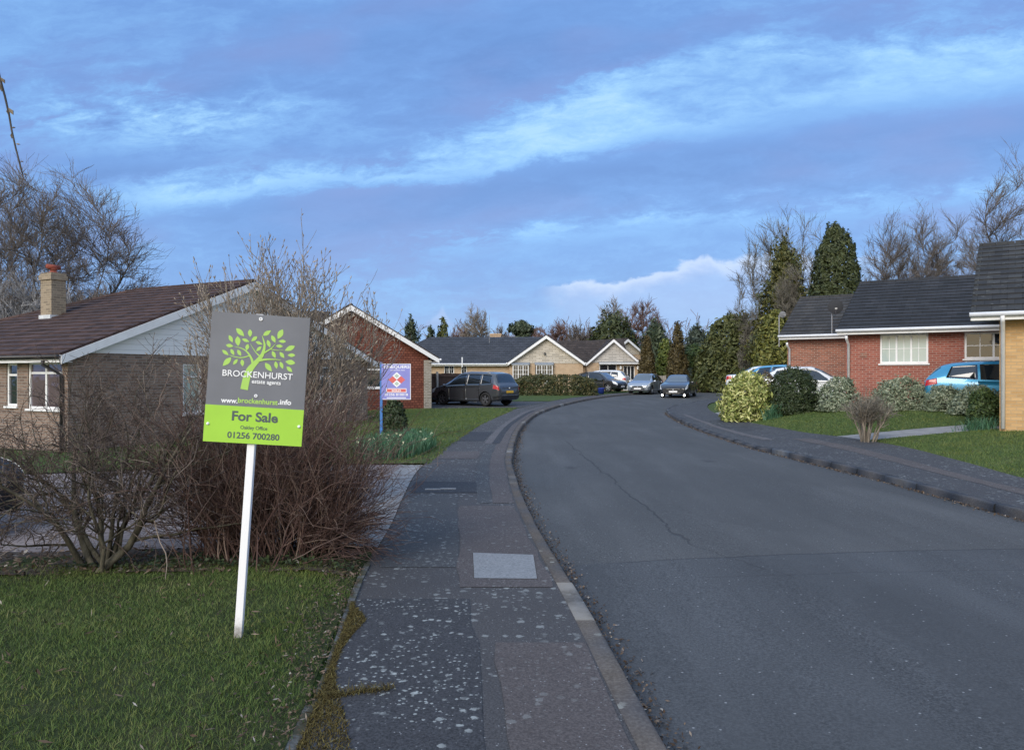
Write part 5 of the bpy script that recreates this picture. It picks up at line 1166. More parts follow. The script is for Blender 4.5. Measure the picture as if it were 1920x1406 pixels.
    zr_ = st[1, 2]; pz = zr_ + .30
    p_ = MB(); p_.box((x0 - .035, -.26, pz), (x0 - .012, .26, pz + .11)); p_.build('number_plate', plate_r, root)
    bz = MB(); bz.lathe([(0, -.034), (.05, -.03), (.055, 0)], (x0 + .01, 0, pz + .22), 'x', 16); bz.build('badge', 'alloy', root, smooth=True)
    for sd_ in (1, -1): patch('bumper_corner', [(x0 + .012, 1.6), (x0 + .36, 2.02), (x0 + .34, 2.9), (x0 + .012, 2.9)], 'black trim', None, .012, side=sd_)
    bb = MB(); bb.box((x0 - .006, -.66, zr_ + .03), (x0 + .08, .66, zr_ + .17)); bb.build('bumper_insert', 'black trim', root)
    cs_ = MB(); cs_.box((x0 - .012, -.6, zr_ + .175), (x0 + .06, .6, zr_ + .192)); cs_.build('chrome_strip', 'alloy', root)
    for a in ax:
        for sd_ in (-1, 1):
            t_ = MB(); yo = sd_ * (wmax - .015); yi = sd_ * (wmax - .215)
            lo, hi = min(yo, yi), max(yo, yi)
            t_.lathe([(wr * .66, lo), (wr * .95, lo), (wr, lo + .03), (wr, hi - .03), (wr * .95, hi), (wr * .66, hi), (wr * .64, (lo + hi) / 2)], (a, 0, wr), 'y', 30)
            w_ = link('wheel', None, parent=root)
            t_.build('tyre', 'rubber', w_, smooth=True)
            r_ = MB(); yy = yo - sd_ * .025
            r_.lathe([(wr * .60, yy - sd_ * .05), (wr * .66, yy + sd_ * .005), (wr * .67, yy - sd_ * .01)], (a, 0, wr), 'y', 30)
            for k_ in range(5):
                an = 2 * math.pi * k_ / 5 + .3
                for off in (-.16, .16): c_, s2 = math.cos(an + off * .5), math.sin(an + off * .5); r_.bar((a + c_ * .04, yy, wr + s2 * .04), (a + math.cos(an + off) * wr * .63, yy - sd_ * .01, wr + math.sin(an + off) * wr * .63), .045, .02, up=(0, 1, 0))
            r_.lathe([(0, yy + sd_ * .012), (.05, yy + sd_ * .01), (.06, yy - sd_ * .02)], (a, 0, wr), 'y', 14); r_.build('rim', rim_m, w_, smooth=False)
            dsk = MB(); dsk.lathe([(0, yy - sd_ * .045), (wr * .62, yy - sd_ * .045)], (a, 0, wr), 'y', 24); dsk.build('brake_disc', 'black trim', w_)
    return root
def head(v): return math.atan2(v[1], v[0])
def car_at(px, Y, hx, hy_, road=False, dz=0.0, **k):
    x = PX(px, Y); z = float(Hy(Y)) - .06 if road else Hf(x, Y) + .01
    return car(loc=(x, Y, z), rz=head((hx, hy_)), dz=dz, **k)
car_at(889, 39.0, -.80, .60, name='people_carrier', label='dark grey people carrier with roof rails parked by the tile-hung house', kind='mpv', paint_m='grey car paint', rim_m='dark alloy', rails=True)
car_at(1273, 50.2, -.36, -.93, road=True, name='saloon_car', label='black saloon with lit fog lamps facing the camera at the bend of the road', kind='saloon', paint_m='black car paint', lit=True)
car_at(1210, 56.5, -.44, -.90, road=True, name='hatchback', label='silver hatchback parked at the kerb in front of the glazed porch', kind='hatch', paint_m='silver car paint')
car_at(1124, 57.5, .80, -.60, name='hatchback', label='black hatchback with silver wheels on the drive at the end of the clipped hedge', kind='hatch', paint_m='black car paint', dz=.05)
car_at(1127, 61.0, -.93, .36, name='sport_utility_car', label='white high-bodied car parked behind the black hatchback', kind='suv', paint_m='white car paint', rim_m='alloy', dz=.05)
car_at(1880, 22.2, .86, -.50, name='hatchback', label='bright blue hatchback parked in front of the red brick house', kind='hatch', paint_m='blue car paint', dz=-.09)
car_at(1514, 29.5, .90, -.44, name='saloon_car', label='white car beside the dark round bush, before the russet brick wing', kind='saloon', paint_m='white car paint', dz=-.06)
car_at(1487, 33.6, .55, -.84, name='hatchback', label='pale blue hatchback mostly hidden behind the white car and the dark round bush', kind='hatch', paint_m='pale blue car paint')
car_at(1452, 38.5, .95, -.30, name='saloon_car', label='white car mostly hidden behind the yellow variegated bush', kind='saloon', paint_m='white car paint')
car_at(-350, 8.1, .98, -.2, name='hatchback', label='dark navy car nosing in on the paved drive behind the near bare shrub', kind='hatch', paint_m='navy car paint')

# ------------------------------------------------------------------ background trees
def at(px, Y, dz=-.05): x = PX(px, Y); return (x, Y, Hf(x, Y) + dz)
def top(py, Y, px): return ZZ(py, Y) - Hf(PX(px, Y), Y) + .05
def hw(px, Y): return px * Y / FPX
dense = ((7, .2, 42, .66), (6, .2, 40, .58), (6, .2, 38, .55), (5, .15, 36, .55))
bare_tree('bare_tree', 'tall bare tree with many upright stems behind the brown-tiled bungalow, left of its chimney', at(30, 38), top(296, 38, 30), hw(150, 38), 'grey bark', 'grey twig', 11, stems=5, lean=.42, dens=1.35, levels=((7, .25, 40, .62), (7, .2, 38, .56), (6, .2, 38, .54), (5, .2, 36, .55)), r0=.13, wob=.09, rmin=.0125)
bare_tree('bare_tree', 'wide bare tree arching to the right behind the chimney', at(125, 41), top(322, 41, 125), hw(190, 41), 'grey bark', 'grey twig', 23, stems=5, lean=.62, dens=1.35, levels=((7, .25, 42, .62), (7, .2, 40, .56), (6, .2, 38, .54), (5, .2, 36, .55)), r0=.15, wob=.10, rmin=.0125)
for i, (px, w, t_) in enumerate(((15, 60, 508), (100, 55, 520), (185, 60, 532), (255, 45, 545))):
    bare_tree('hedge_tree', ['low frosty twigged tree at the left edge behind the brown roof', 'low frosty twigged tree directly behind the chimney', 'low twiggy tree just right of the chimney', 'lowest twiggy tree at the right end of the row behind the brown roof'][i], at(px, 35), top(t_, 35, px), hw(w, 35), 'grey bark', 'frosty twig' if i < 2 else 'grey twig', 40 + i, stems=6, lean=.5, levels=((9, .15, 45, .45), (7, .2, 45, .5), (6, .2, 45, .5)), r0=.06, rmin=.012, wob=.16, group='low twiggy trees behind the brown roof')
def conif(px, Y, ytop, half, label, m, seed, prof=cone, n=5000, ln=.30, wd=.13, clumps=90, name='conifer', cr=.28, lump=.14, z0=.2, spray=.6, sq=.85, jit=.6, h=None, **k):
    h_ = top(ytop, Y, px) - z0; return leafy(name, label, at(px, Y), h_, hw(half, Y), hw(half, Y) * sq, prof, m, n, ln, wd, seed, z0=z0, clumps=clumps, cr=cr, lump=lump, spray=spray, jit=jit, **k)
conif(770, 75, 588, 34, 'dark ragged spruce rising behind the tile-hung house', 'spruce leaf', 1, lambda t: (1 - t) ** .9 * (.75 + .35 * math.sin(t * 26) ** 2), 4200, .42, .12, 60, lump=.3)
conif(808, 80, 610, 19, 'smaller dark conifer between the ragged spruce and the bright pointed conifer', 'spruce leaf', 2, cone, 2500, .4, .15, 40)
conif(832, 78, 596, 25, 'bright green pointed conifer above the blue-grey roof', 'olive leaf', 3, cone, 4000, .4, .16, 70)
bare_tree('bare_tree', 'pale bare tree standing behind the aerial mast of the blue-grey roof', at(893, 84), top(574, 84, 893), hw(32, 84), 'pale bark', 'pale twig', 31, stems=3, lean=.3, levels=dense, r0=.12, rmin=.018)
for i, (px, w, t_, m) in enumerate(((862, 24, 608, 'rust twig'), (938, 22, 612, 'grey twig'), (1010, 24, 614, 'rust twig'), (1080, 24, 603, 'grey twig'), (1105, 22, 612, 'grey twig'))):
    bare_tree('bare_tree', ['low rusty bare tree right of the bright pointed conifer', 'low grey bare tree behind the orange brick chimney', 'low rusty bare tree right of the round pine', 'low grey bare tree right of the round-crowned oak', 'low grey bare tree at the edge of the dark evergreen'][i], at(px, 92), top(t_, 92, px), hw(w, 92), 'grey bark', m, 50 + i, stems=4, lean=.5, levels=dense, r0=.10, rmin=.02, group='low bare trees above the far roofs')
for k_, (px, py, w, hh) in enumerate(((980, 601, 20, 3.0),)):
    leafy('pine_tree', 'round-headed dark pine above the blue-grey roof', at(px, 95), 3.4, hw(24, 95), hw(20, 95), lambda t: math.sqrt(max(0, 1 - (2 * t - .8) ** 2 * .7)) * (.8 + .3 * math.sin(t * 11)), 'spruce leaf', 3200, .5, .2, 7, z0=top(601, 95, px) - 3.4, clumps=22, cr=.45, lump=.3)
bare_tree('bare_tree', 'round-crowned bare oak above the dark brown roof', at(1046, 98), top(600, 98, 1046), hw(27, 98), 'brown bark', 'rust twig', 61, stems=1, levels=dense, r0=.28, rmin=.02, clear=.3)
bare_tree('bare_tree', 'tall pale bare tree beside the russet birch', at(1147, 96), top(557, 96, 1147), hw(36, 96), 'pale bark', 'pale twig', 62, stems=3, lean=.25, levels=dense, r0=.14, rmin=.018)
bare_tree('birch_tree', 'russet-twigged birch with white trunk, tallest over the far houses', at(1205, 92), top(561, 92, 1205), hw(50, 92), 'white paint', 'rust twig', 63, stems=3, lean=.35, levels=((8, .25, 40, .55), (7, .2, 38, .55), (7, .2, 36, .52), (6, .15, 36, .5)), r0=.14, rmin=.024, squash=.8)
conif(1150, 80, 594, 50, 'broad dark evergreen behind the dark-roofed bungalow', 'cypress leaf', 8, dome, 8000, .5, .2, 90, cr=.3, lump=.2, name='evergreen_tree')
conif(1228, 77, 606, 42, 'tall dark green conifer behind the two narrow rusty conifers', 'spruce leaf', 9, lambda t: (1 - t) ** .6 * .95, 8000, .5, .2, 90, lump=.22)
conif(1213, 62.5, 629, 19, 'shorter narrow rusty conifer beside the stone-gabled bungalow', 'rusty conifer leaf', 10, spindle, 6000, .24, .09, 80, lump=.1)
conif(1270, 62, 607, 22, 'taller narrow rusty conifer behind the black saloon', 'rusty conifer leaf', 11, spindle, 7000, .24, .09, 90, lump=.1)
conif(1249, 65, 640, 20, 'lime green shrub tree between the two narrow rusty conifers', 'lime leaf', 12, dome, 5000, .28, .14, 60, name='shrub_tree')
leafy('laurel_tree', 'rounded green laurel with bare stem right of the taller narrow conifer', at(1300, 64), 1.75, hw(24, 64), hw(22, 64), ball, 'laurel leaf', 5000, .25, .12, 13, z0=top(648, 64, 1300) - 1.75, clumps=50)
conif(1304, 82, 612, 34, 'grey-green cedar with layered branches beyond the laurel', 'cedar leaf', 14, lambda t: (1 - t) ** .5 * (.7 + .45 * math.sin(t * 30) ** 2), 6000, .45, .16, 60, lump=.25, name='cedar_tree')
conif(1372, 60, 590, 58, 'big olive green hedge tree above the red garden wall', 'olive leaf', 15, dome, 16000, .30, .14, 150, cr=.2, lump=.14, name='hedge_tree', boxy=2.6)
leafy('hedge', 'olive green clipped hedge on top of the red garden wall', at(1330, 62.5), 2.2, hw(28, 62), 1.2, block, 'olive leaf', 5000, .22, .11, 16, z0=.9, boxy=5, clumps=60, trunk=False, cat='hedge')
bare_tree('bare_tree', 'grey brushy bare tree between the olive hedge tree and the yellow-green laurel', at(1416, 54), top(596, 54, 1416), hw(34, 54), 'grey bark', 'olive twig', 71, stems=6, lean=.4, levels=((10, .1, 35, .5), (8, .1, 35, .5), (7, .2, 35, .5)), r0=.07, rmin=.016)
leafy('evergreen_bush', 'dark evergreen bush in front of the grey panel fence', at(1398, 47), 1.75, hw(28, 47), hw(24, 47), ball, 'yew leaf', 4000, .18, .08, 17, clumps=50, cat='bush')
conif(1455, 45, 582, 36, 'yellow-green laurel hedge tree at the end of the russet wing', 'yellow laurel leaf', 18, dome, 9000, .24, .12, 110, cr=.24, name='laurel_tree', boxy=2.4)
conif(1470, 52, 447, 72, 'tall tapering conifer with golden top and bare stems across it', 'golden conifer leaf', 19, lambda t: (1 - t ** 1.25) ** .8 * (.78 + .26 * math.sin(t * 17) ** 2), 17000, .30, .12, 160, cr=.26, lump=.2)
bare_tree('bare_tree', 'large bare tree spreading behind the tall golden-topped conifer', at(1470, 58), top(403, 58, 1470), hw(108, 58), 'pale bark', 'olive twig', 72, stems=4, lean=.45, dens=1.0, levels=((7, .2, 45, .62), (6, .2, 42, .58), (6, .2, 40, .55), (5, .2, 40, .55)), r0=.16, rmin=.014, wob=.13)
bare_tree('bare_shrub_tree', 'slim bare stems growing up in front of the golden-topped conifer', at(1478, 49.5), top(500, 49.5, 1478), hw(34, 49.5), 'pale bark', 'olive twig', 73, stems=4, lean=.25, levels=((6, .3, 35, .4), (5, .2, 38, .5), (4, .2, 36, .5)), r0=.06, rmin=.012)
conif(1568, 47, 422, 45, 'tall dark columnar cypress behind the red brick house', 'cypress leaf', 20, column, 26000, .26, .10, 240, name='cypress_tree', cr=.16, lump=.08, spray=1.2, jit=.45)
lv = ((7, .22, 36, .60), (7, .2, 34, .56), (6, .2, 34, .55), (5, .2, 34, .55))
for i, (px, t_, w, sd_) in enumerate(((1672, 396, 62, 81), (1728, 392, 62, 82), (1788, 402, 66, 83))):
    bare_tree('bare_tree', ['leftmost of three purple-grey bare trees above the red brick house', 'middle one of three purple-grey bare trees above the red brick house', 'rightmost of three purple-grey bare trees above the red brick house, with a dark nest'][i], at(px, 62 + i), top(t_, 62 + i, px), hw(w, 62), 'grey bark', 'grey twig', sd_, stems=4, lean=.5, levels=lv, r0=.14, rmin=.013, group='bare trees above the red brick house')
nst = MB(); rnd = random.Random(2)
for i in range(60):
    p = Vector((rnd.gauss(0, .14), rnd.gauss(0, .14), rnd.gauss(0, .12))); q_ = p + Vector((rnd.gauss(0, .2), rnd.gauss(0, .2), rnd.gauss(0, .12))); nst.tube([p, q_], .015, 4)
tag(nst.build('nest', 'brown bark', loc=(PX(1798, 64), 64, ZZ(497, 64))), 'dark round bird nest of sticks in the rightmost purple-grey bare tree', 'nest')
bare_tree('bare_tree', 'big bare tree behind the gold brick house at the right edge', at(1915, 48), top(288, 48, 1915), hw(110, 48), 'grey bark', 'grey twig', 85, stems=4, lean=.45, dens=1.05, levels=lv, r0=.17, rmin=.012)
# distant wood closing the view
rng = np.random.default_rng(77); grp = []
M = 420; p = np.zeros((M, 3)); p[:, 0] = rng.uniform(-150, 170, M); p[:, 1] = rng.uniform(125, 150, M); p[:, 2] = .2
d = np.zeros((M, 3)); d[:, 2] = 1; d[:, :2] = rng.normal(0, .12, (M, 2)); a_, b_ = grow(rng, p, d, rng.uniform(5, 8.5, M), np.full(M, .16), 6, .1, .1, .3); grp.append((a_, b_))
for k_ in (10, 7):
    p, d, L, r_ = sprout(rng, a_, b_, k_, .15, 42, .5, .6); a_, b_ = grow(rng, p, d, L, np.maximum(r_, .045), 4, .14, .1); grp.append((a_, np.maximum(b_, .04)))
v, f = tubes_np(grp); tag(link('far_wood', mesh_np('far_wood', v, f), 'rust twig'), 'distant bare wood along the horizon', 'wood', kind='stuff')

# ------------------------------------------------------------------ hedges and bushes
hx0, hx1, hY = 968, 1112, 51.5
leafy('hedge', 'long clipped mixed green hedge in front of the stone-gabled orange brick bungalow', at(1040, hY), ZZ(701, hY) - Hf(PX(1040, hY), hY) + .02, hw(73, hY), .7, block, 'hedge leaf', 15000, .13, .07, 21, boxy=7, clumps=260, cr=.16, lump=.03, cat='hedge', trunk=False, crown='foliage')
def bush(name, label, px, Y, ytop, half, m, n, ln, wd, seed, prof=ball, sq=.9, clumps=70, cr=.25, boxy=2.2, lump=.1, zoff=0, **k):
    h_ = ZZ(ytop, Y) - Hf(PX(px, Y), Y); return leafy(name, label, at(px, Y, 0), h_, hw(half, Y), hw(half, Y) * sq, prof, m, n, ln, wd, seed, boxy=boxy, clumps=clumps, cr=cr, lump=lump, cat='bush', crown='foliage', **k)
bush('variegated_bush', 'yellow and green variegated bush by the road bend', 1401, 26.0, 697, 47, 'variegated leaf', 6500, .15, .055, 22, prof=dome, boxy=2.8, clumps=110)
bush('dry_bush', 'thin brown bush between the yellow variegated bush and the dark round bush', 1437, 27.2, 697, 22, 'dry leaf', 2600, .10, .03, 23, prof=dome)
bush('yew_bush', 'dark green rounded bush in front of the white car', 1488, 25.5, 690, 47, 'yew leaf', 11000, .10, .035, 24, prof=dome, clumps=160, cr=.2)
bush('silver_bush', 'grey-green bush with yellow tips right of the dark round bush', 1574, 24.2, 706, 37, 'silver leaf', 6500, .07, .035, 25, prof=dome, clumps=110)
bush('silver_bush', 'grey-green bush in the middle of the lawn border below the three-light window', 1690, 22.8, 709, 55, 'silver leaf', 9000, .07, .032, 26, prof=dome, sq=.6, clumps=150, cr=.3)
bush('silver_bush', 'lowest grey-green bush under the rear of the bright blue hatchback', 1768, 22.0, 722, 34, 'silver leaf', 4500, .07, .032, 27, prof=dome, clumps=90)
bush('silver_bush', 'grey-green bush under the door of the bright blue hatchback', 1832, 21.0, 723, 46, 'silver leaf', 6500, .07, .032, 28, prof=dome, sq=.7, clumps=110)
bush('evergreen_bush', 'dark low bush against the corner of the gold brick house', 1845, 19.4, 728, 28, 'laurel leaf', 4500, .09, .045, 29, prof=dome, clumps=80)
bush('evergreen_bush', 'low dark spreading bush at the foot of the purple board', 738, 21.5, 748, 24, 'yew leaf', 4000, .12, .04, 30, prof=dome, clumps=60)
def blades(name, n, area, h, w, m, seed, lean=.35, label=None, zoff=0.0, clump=0, kind='stuff', parent=None, tip=.15):
    rng = np.random.default_rng(seed); xy = area(rng, n); x, y = xy[:, 0], xy[:, 1]; n = len(x); z = H(x, y) + zoff
    hh = h * rng.uniform(.5, 1.3, n); an = rng.uniform(0, 6.283, n); ln = rng.normal(0, lean, (n, 2)) * hh[:, None]; ww = w * rng.uniform(.7, 1.3, n) / 2
    dx_, dy_ = np.cos(an) * ww, np.sin(an) * ww; b0 = np.stack([x, y, z], -1); s_ = np.stack([dx_, dy_, dx_ * 0], -1)
    mid = b0 + np.stack([ln[:, 0] * .35, ln[:, 1] * .35, hh * .6], -1); tp = b0 + np.stack([ln[:, 0], ln[:, 1], hh], -1)
    v = np.stack([b0 - s_, b0 + s_, mid + s_ * .8, mid - s_ * .8, tp + s_ * tip, tp - s_ * tip], 1).reshape(-1, 3)
    i = np.arange(n)[:, None] * 6; f = np.concatenate([i + [0, 1, 2, 3], i + [3, 2, 4, 5]])
    o = link(name, mesh_np(name, v, f), m, parent); return tag(o, label, None, None, kind)
def area_left(y0, y1, x0, edge=.07, pw=1.0):
    def fn(rng, n):
        y = y0 + (y1 - y0) * rng.uniform(0, 1, n) ** pw; b_ = backL(y) - edge; x = b_ - (b_ - x0) * rng.uniform(0, 1, n)
        dl_ = b_ + edge - x; worn = np.clip(dl_ / (.30 + .16 * np.sin(y * 3.1) + .08 * np.sin(y * 7.7)), .12, 1) if y1 < 8 else 1
        k = (x > -.72 * y - .6) & (rng.uniform(0, 1, n) < worn) & (rng.uniform(0, 1, n) < .74 + .3 * np.sin(x * 3.1 + y * 1.3) * np.sin(y * 2.7 - x * 1.9)); return np.stack([x, y], -1)[k]
    return fn
blades('grass', 190000, area_left(1.9, 6.35, -5.2, edge=.03), .027, .0029, 'grass blade', 1, .55, 'short winter grass of the near lawn')
blades('grass', 9000, area_left(1.9, 6.4, -5.0, edge=.02), .046, .0036, 'grass blade', 2, .7, 'longer grass tufts in the near lawn')
blades('grass', 60000, area_left(13.9, 36.1, -8.5), .05, .013, 'lawn blade', 3, .5, 'lawn grass before the tile-hung house')
def area_right(y0, y1, w):
    def fn(rng, n):
        y = rng.uniform(y0, y1, n); return np.stack([backR(y) + .04 + rng.uniform(0, 1, n) * w, y], -1)
    return fn
blades('grass', 60000, area_right(19.75, 30, 8), .045, .012, 'lawn blade', 4, .5, 'lawn grass before the red brick house')
blades('grass', 50000, area_right(10.5, 18.45, 7), .045, .009, 'lawn blade', 5, .5, 'lawn grass before the gold brick house')
# daffodil bed beside the sold board
def daff(rng, n):
    x = rng.normal(0, .5, n); y = rng.normal(0, 1.25, n); k = (x / .95) ** 2 + (y / 2.1) ** 2 < 1; x, y = x[k], y[k]
    yy = 16.4 + y; return np.stack([backL(yy) - .95 + x * .85, yy], -1)
blades('daffodil_patch', 5200, daff, .30, .018, 'daffodil leaf', 6, .25, 'patch of blue-green daffodil leaves beside the footway', tip=.4)
rng = np.random.default_rng(8); xy = daff(rng, 46); c_ = np.stack([xy[:, 0], xy[:, 1], H(xy[:, 0], xy[:, 1]) + rng.uniform(.16, .36, len(xy))], -1)
v, f = leaf_quads(rng, np.repeat(c_, 3, 0), np.tile([[.3, -.8, .4]], (len(xy) * 3, 1)), .05, .04, .5); tag(link('daffodil_flowers', mesh_np('daffodil_flowers', v, f), 'pale petal'), 'pale daffodil heads scattered over the blue-green leaves', 'flowers', kind='stuff')
# iris-like leaves between the yellow bush and the dark bush, and a small clump by the gold brick house
def clump(cx, cy, r_): return lambda rng, n: np.stack([cx + rng.normal(0, r_, n), cy + rng.normal(0, r_ * .6, n)], -1)
cx, cy = PX(1447, 25.0), 25.0; t = thing('strap_plant', 'spiky strap-leaved plant between the yellow bush and the dark round bush', 'plant'); blades('leaves', 160, clump(cx, cy, .12), .42, .022, 'daffodil leaf', 9, .5, kind=None, parent=t)
cx, cy = PX(1838, 18.6), 18.6; t = thing('strap_plant', 'blue-green daffodil clump at the corner of the gold brick house', 'plant'); blades('leaves', 260, clump(cx, cy, .22), .26, .016, 'daffodil leaf', 10, .4, kind=None, parent=t)

# ------------------------------------------------------------------ near shrubs
def fan(rng, M, x0, x1, y0, y1, L, lean, r_, N=8, wob=.12, trop=.02, vert=1.0, zb=0.0):
    p = np.zeros((M, 3)); p[:, 0] = rng.uniform(x0, x1, M); p[:, 1] = rng.uniform(y0, y1, M); p[:, 2] = zb
    d = rng.normal(0, lean, (M, 3)); d[:, 2] = vert
    return grow(rng, p, d, L * rng.uniform(.55, 1.1, M), np.full(M, r_), N, wob, trop, .35)
# 1: the bare shrub with mossy stems at the left
rng = np.random.default_rng(101); yq = 6.2; bx_, by_ = PX(188, yq), yq
M = 8; p = np.zeros((M, 3)); p[:, 0] = rng.normal(0, .06, M); p[:, 1] = rng.normal(0, .05, M); p[:, 2] = -.05
dirs = np.array([(-.62, .1, .95), (-.35, -.2, 1), (-.1, .3, 1.1), (.22, -.1, 1.1), (.58, .1, 1.0), (.42, .35, 1), (-.8, .3, .8), (.1, -.4, 1)])
s0, r0 = grow(rng, p, dirs, np.array([1.42, 1.3, 1.3, 1.3, 1.45, 1.3, 1.35, 1.1]), np.array([.034, .028, .025, .028, .036, .022, .024, .02]), 9, .12, .03, .25)
p, d, L, r_ = sprout(rng, s0, r0, 11, .18, 46, .62, .45); s1, r1 = grow(rng, p, d, L, np.maximum(r_, .006), 7, .2, .05, .4)
p, d, L, r_ = sprout(rng, s1, r1, 10, .12, 52, .52, .6); s2, r2 = grow(rng, p, d, L, np.maximum(r_, .0035), 6, .24, .05, .5)
p, d, L, r_ = sprout(rng, s2, r2, 5, .1, 55, .55, .7, .07); s3, r3 = grow(rng, p, d, L, np.full(len(L), .0022), 4, .2, .04, .6)
shrub_twigs('bare_shrub', 'spreading bare shrub with mossy forked stems on the near lawn', (bx_, by_, Hf(bx_, by_)), [('stem', [(s0, r0)], 'mossy bark', 7), ('branch', [(s1, r1)], 'mossy bark', 4), ('twigs', [(s2, np.maximum(r2, .0024)), (s3, r3)], 'brown twig', 3)])
# 2: dogwood thicket of thin red-brown canes behind the For Sale board
rng = np.random.default_rng(102); yq = 6.75; xa, xb2 = PX(385, yq), PX(690, yq); cxm = (xa + xb2) / 2; zz = Hf(cxm, yq)
M = 520; p = np.zeros((M, 3)); p[:, 0] = rng.uniform(xa - cxm + .02, xb2 - cxm - .28, M); p[:, 1] = rng.normal(0, .22, M); p[:, 2] = -.03
d = np.stack([p[:, 0] * .35 + rng.normal(0, .26, M), rng.normal(.05, .28, M), np.full(M, 1.0)], -1)
L = (rng.uniform(.6, 1.35, M) + .35 * (rng.uniform(0, 1, M) > .75)) * (1 - .14 * np.abs(p[:, 0]) - .30 * np.maximum(p[:, 0] - .1, 0)); s0, r0 = grow(rng, p, d, L, rng.uniform(.0028, .0075, M), 9, .13, .0, .45)
p, d, L, r_ = sprout(rng, s0, r0, 5, .2, 38, .5, .7); s1, r1 = grow(rng, p, d, L, np.maximum(r_, .0024), 6, .17, .02, .5)
p, d, L, r_ = sprout(rng, s1, r1, 3, .2, 40, .5, .7, .08); s2, r2 = grow(rng, p, d, L, np.full(len(L), .0018), 4, .14, .03, .6)
M = 140; p = np.zeros((M, 3)); p[:, 0] = rng.uniform(.15, xb2 - cxm - .22, M); p[:, 1] = rng.normal(-.05, .22, M); p[:, 2] = rng.uniform(0, .25, M)
d = np.stack([rng.uniform(.5, 1.2, M), rng.normal(0, .25, M), rng.uniform(.05, .75, M)], -1); s3, r3 = grow(rng, p, d, rng.uniform(.3, .70, M), np.full(M, .0042), 7, .14, -.04, .4)
p, d, L, r_ = sprout(rng, s3, r3, 4, .2, 34, .5, .7); s4, r4_ = grow(rng, p, d, L, np.full(len(L), .0024), 5, .16, .0, .5)
M = 30; p = np.zeros((M, 3)); p[:, 0] = rng.uniform(xa - cxm - .1, -.1, M); p[:, 1] = rng.normal(-.05, .2, M); p[:, 2] = rng.uniform(0, .3, M)
d = np.stack([rng.uniform(-.9, -.2, M), rng.normal(0, .25, M), rng.uniform(.3, 1.0, M)], -1); s5, r5 = grow(rng, p, d, rng.uniform(.5, 1.1, M), np.full(M, .004), 7, .14, -.03, .4)
shrub_twigs('dogwood_shrub', 'dense thicket of red-brown canes behind the For Sale board', (cxm, yq, zz), [('canes', [(s0, r0), (s3, r3), (s5, r5)], 'red twig', 3), ('twigs', [(s1, r1), (s2, r2), (s4, r4_)], 'red twig', 3)])
# 3: taller shrub with pale buds rising behind the board
rng = np.random.default_rng(103); yq = 9.2; cxm = PX(522, yq); zz = Hf(cxm, yq) - .03
M = 30; p = np.zeros((M, 3)); p[:, 0] = rng.normal(0, .16, M); p[:, 1] = rng.normal(0, .12, M); an = np.linspace(0, 6.28, M, endpoint=False)
sp = rng.uniform(.15, 1.0, M); d = np.stack([np.cos(an) * .64 * sp, np.sin(an) * .38 * sp, np.ones(M)], -1); s0, r0 = grow(rng, p, d, rng.uniform(2.1, 2.75, M) - .25 * sp, np.full(M, .018), 10, .06, .03, .3)
p, d, L, r_ = sprout(rng, s0, r0, 15, .22, 36, .40, .5); s1, r1 = grow(rng, p, d, L, np.maximum(r_, .006), 7, .09, .12, .4)
p, d, L, r_ = sprout(rng, s1, r1, 9, .12, 36, .45, .6, .14); s2, r2 = grow(rng, p, d, L, np.maximum(r_, .0032), 5, .08, .14, .6)
tipp = np.concatenate([s2[:, -1], s1[:, -1], s2[:, 3]]); tipd = unit(np.concatenate([s2[:, -1] - s2[:, -2], s1[:, -1] - s1[:, -2], s2[:, 3] - s2[:, 2] + rng.normal(0, .03, s2[:, 3].shape)]))
k = rng.uniform(0, 1, len(tipp)) < .6; tipp, tipd = tipp[k], tipd[k]; bl = rng.uniform(.03, .055, len(tipp))[:, None]
bp = np.stack([tipp, tipp + tipd * bl * .35, tipp + tipd * bl * .7, tipp + tipd * bl], 1); br_ = np.tile([.003, .0068, .0055, .001], (len(tipp), 1)); bv, bf = tubes_np([(bp, br_)], 5)
shrub_twigs('magnolia_shrub', 'tall bare shrub with pale furry buds rising above the For Sale board', (cxm, yq, zz), [('stem', [(s0, r0)], 'grey bark', 6), ('branch', [(s1, r1)], 'pale bark', 4), ('twigs', [(s2, r2)], 'pale twig', 3)], extra=[('buds', bv, bf, 'bud')])
# 4: clipped bare bush on the right lawn
rng = np.random.default_rng(104); yq = 17.9; cxm = PX(1622, yq); zz = Hf(cxm, yq)
M = 26; p = np.zeros((M, 3)); p[:, 0] = rng.normal(0, .10, M); p[:, 1] = rng.normal(0, .09, M)
d = np.stack([p[:, 0] * 2.2 + rng.normal(0, .06, M), p[:, 1] * 2.2 + rng.normal(0, .06, M), np.ones(M)], -1); s0, r0 = grow(rng, p, d, rng.uniform(.75, 1.0, M), np.full(M, .02), 7, .08, 0, .5)
p, d, L, r_ = sprout(rng, s0, r0, 10, .5, 38, .40, .6); s1, r1 = grow(rng, p, d, L, np.maximum(r_, .007), 5, .14, .05, .5)
p, d, L, r_ = sprout(rng, s1, r1, 8, .1, 42, .5, .6, .06); s2, r2 = grow(rng, p, d, L, np.full(len(L), .0048), 4, .14, .04, .6)
shrub_twigs('pruned_shrub', 'vase-shaped clipped bare shrub beside the concrete path', (cxm, yq, zz), [('stem', [(s0, r0)], 'pale bark', 6), ('branch', [(s1, r1)], 'pale bark', 4), ('twigs', [(s2, r2)], 'olive twig', 3)])
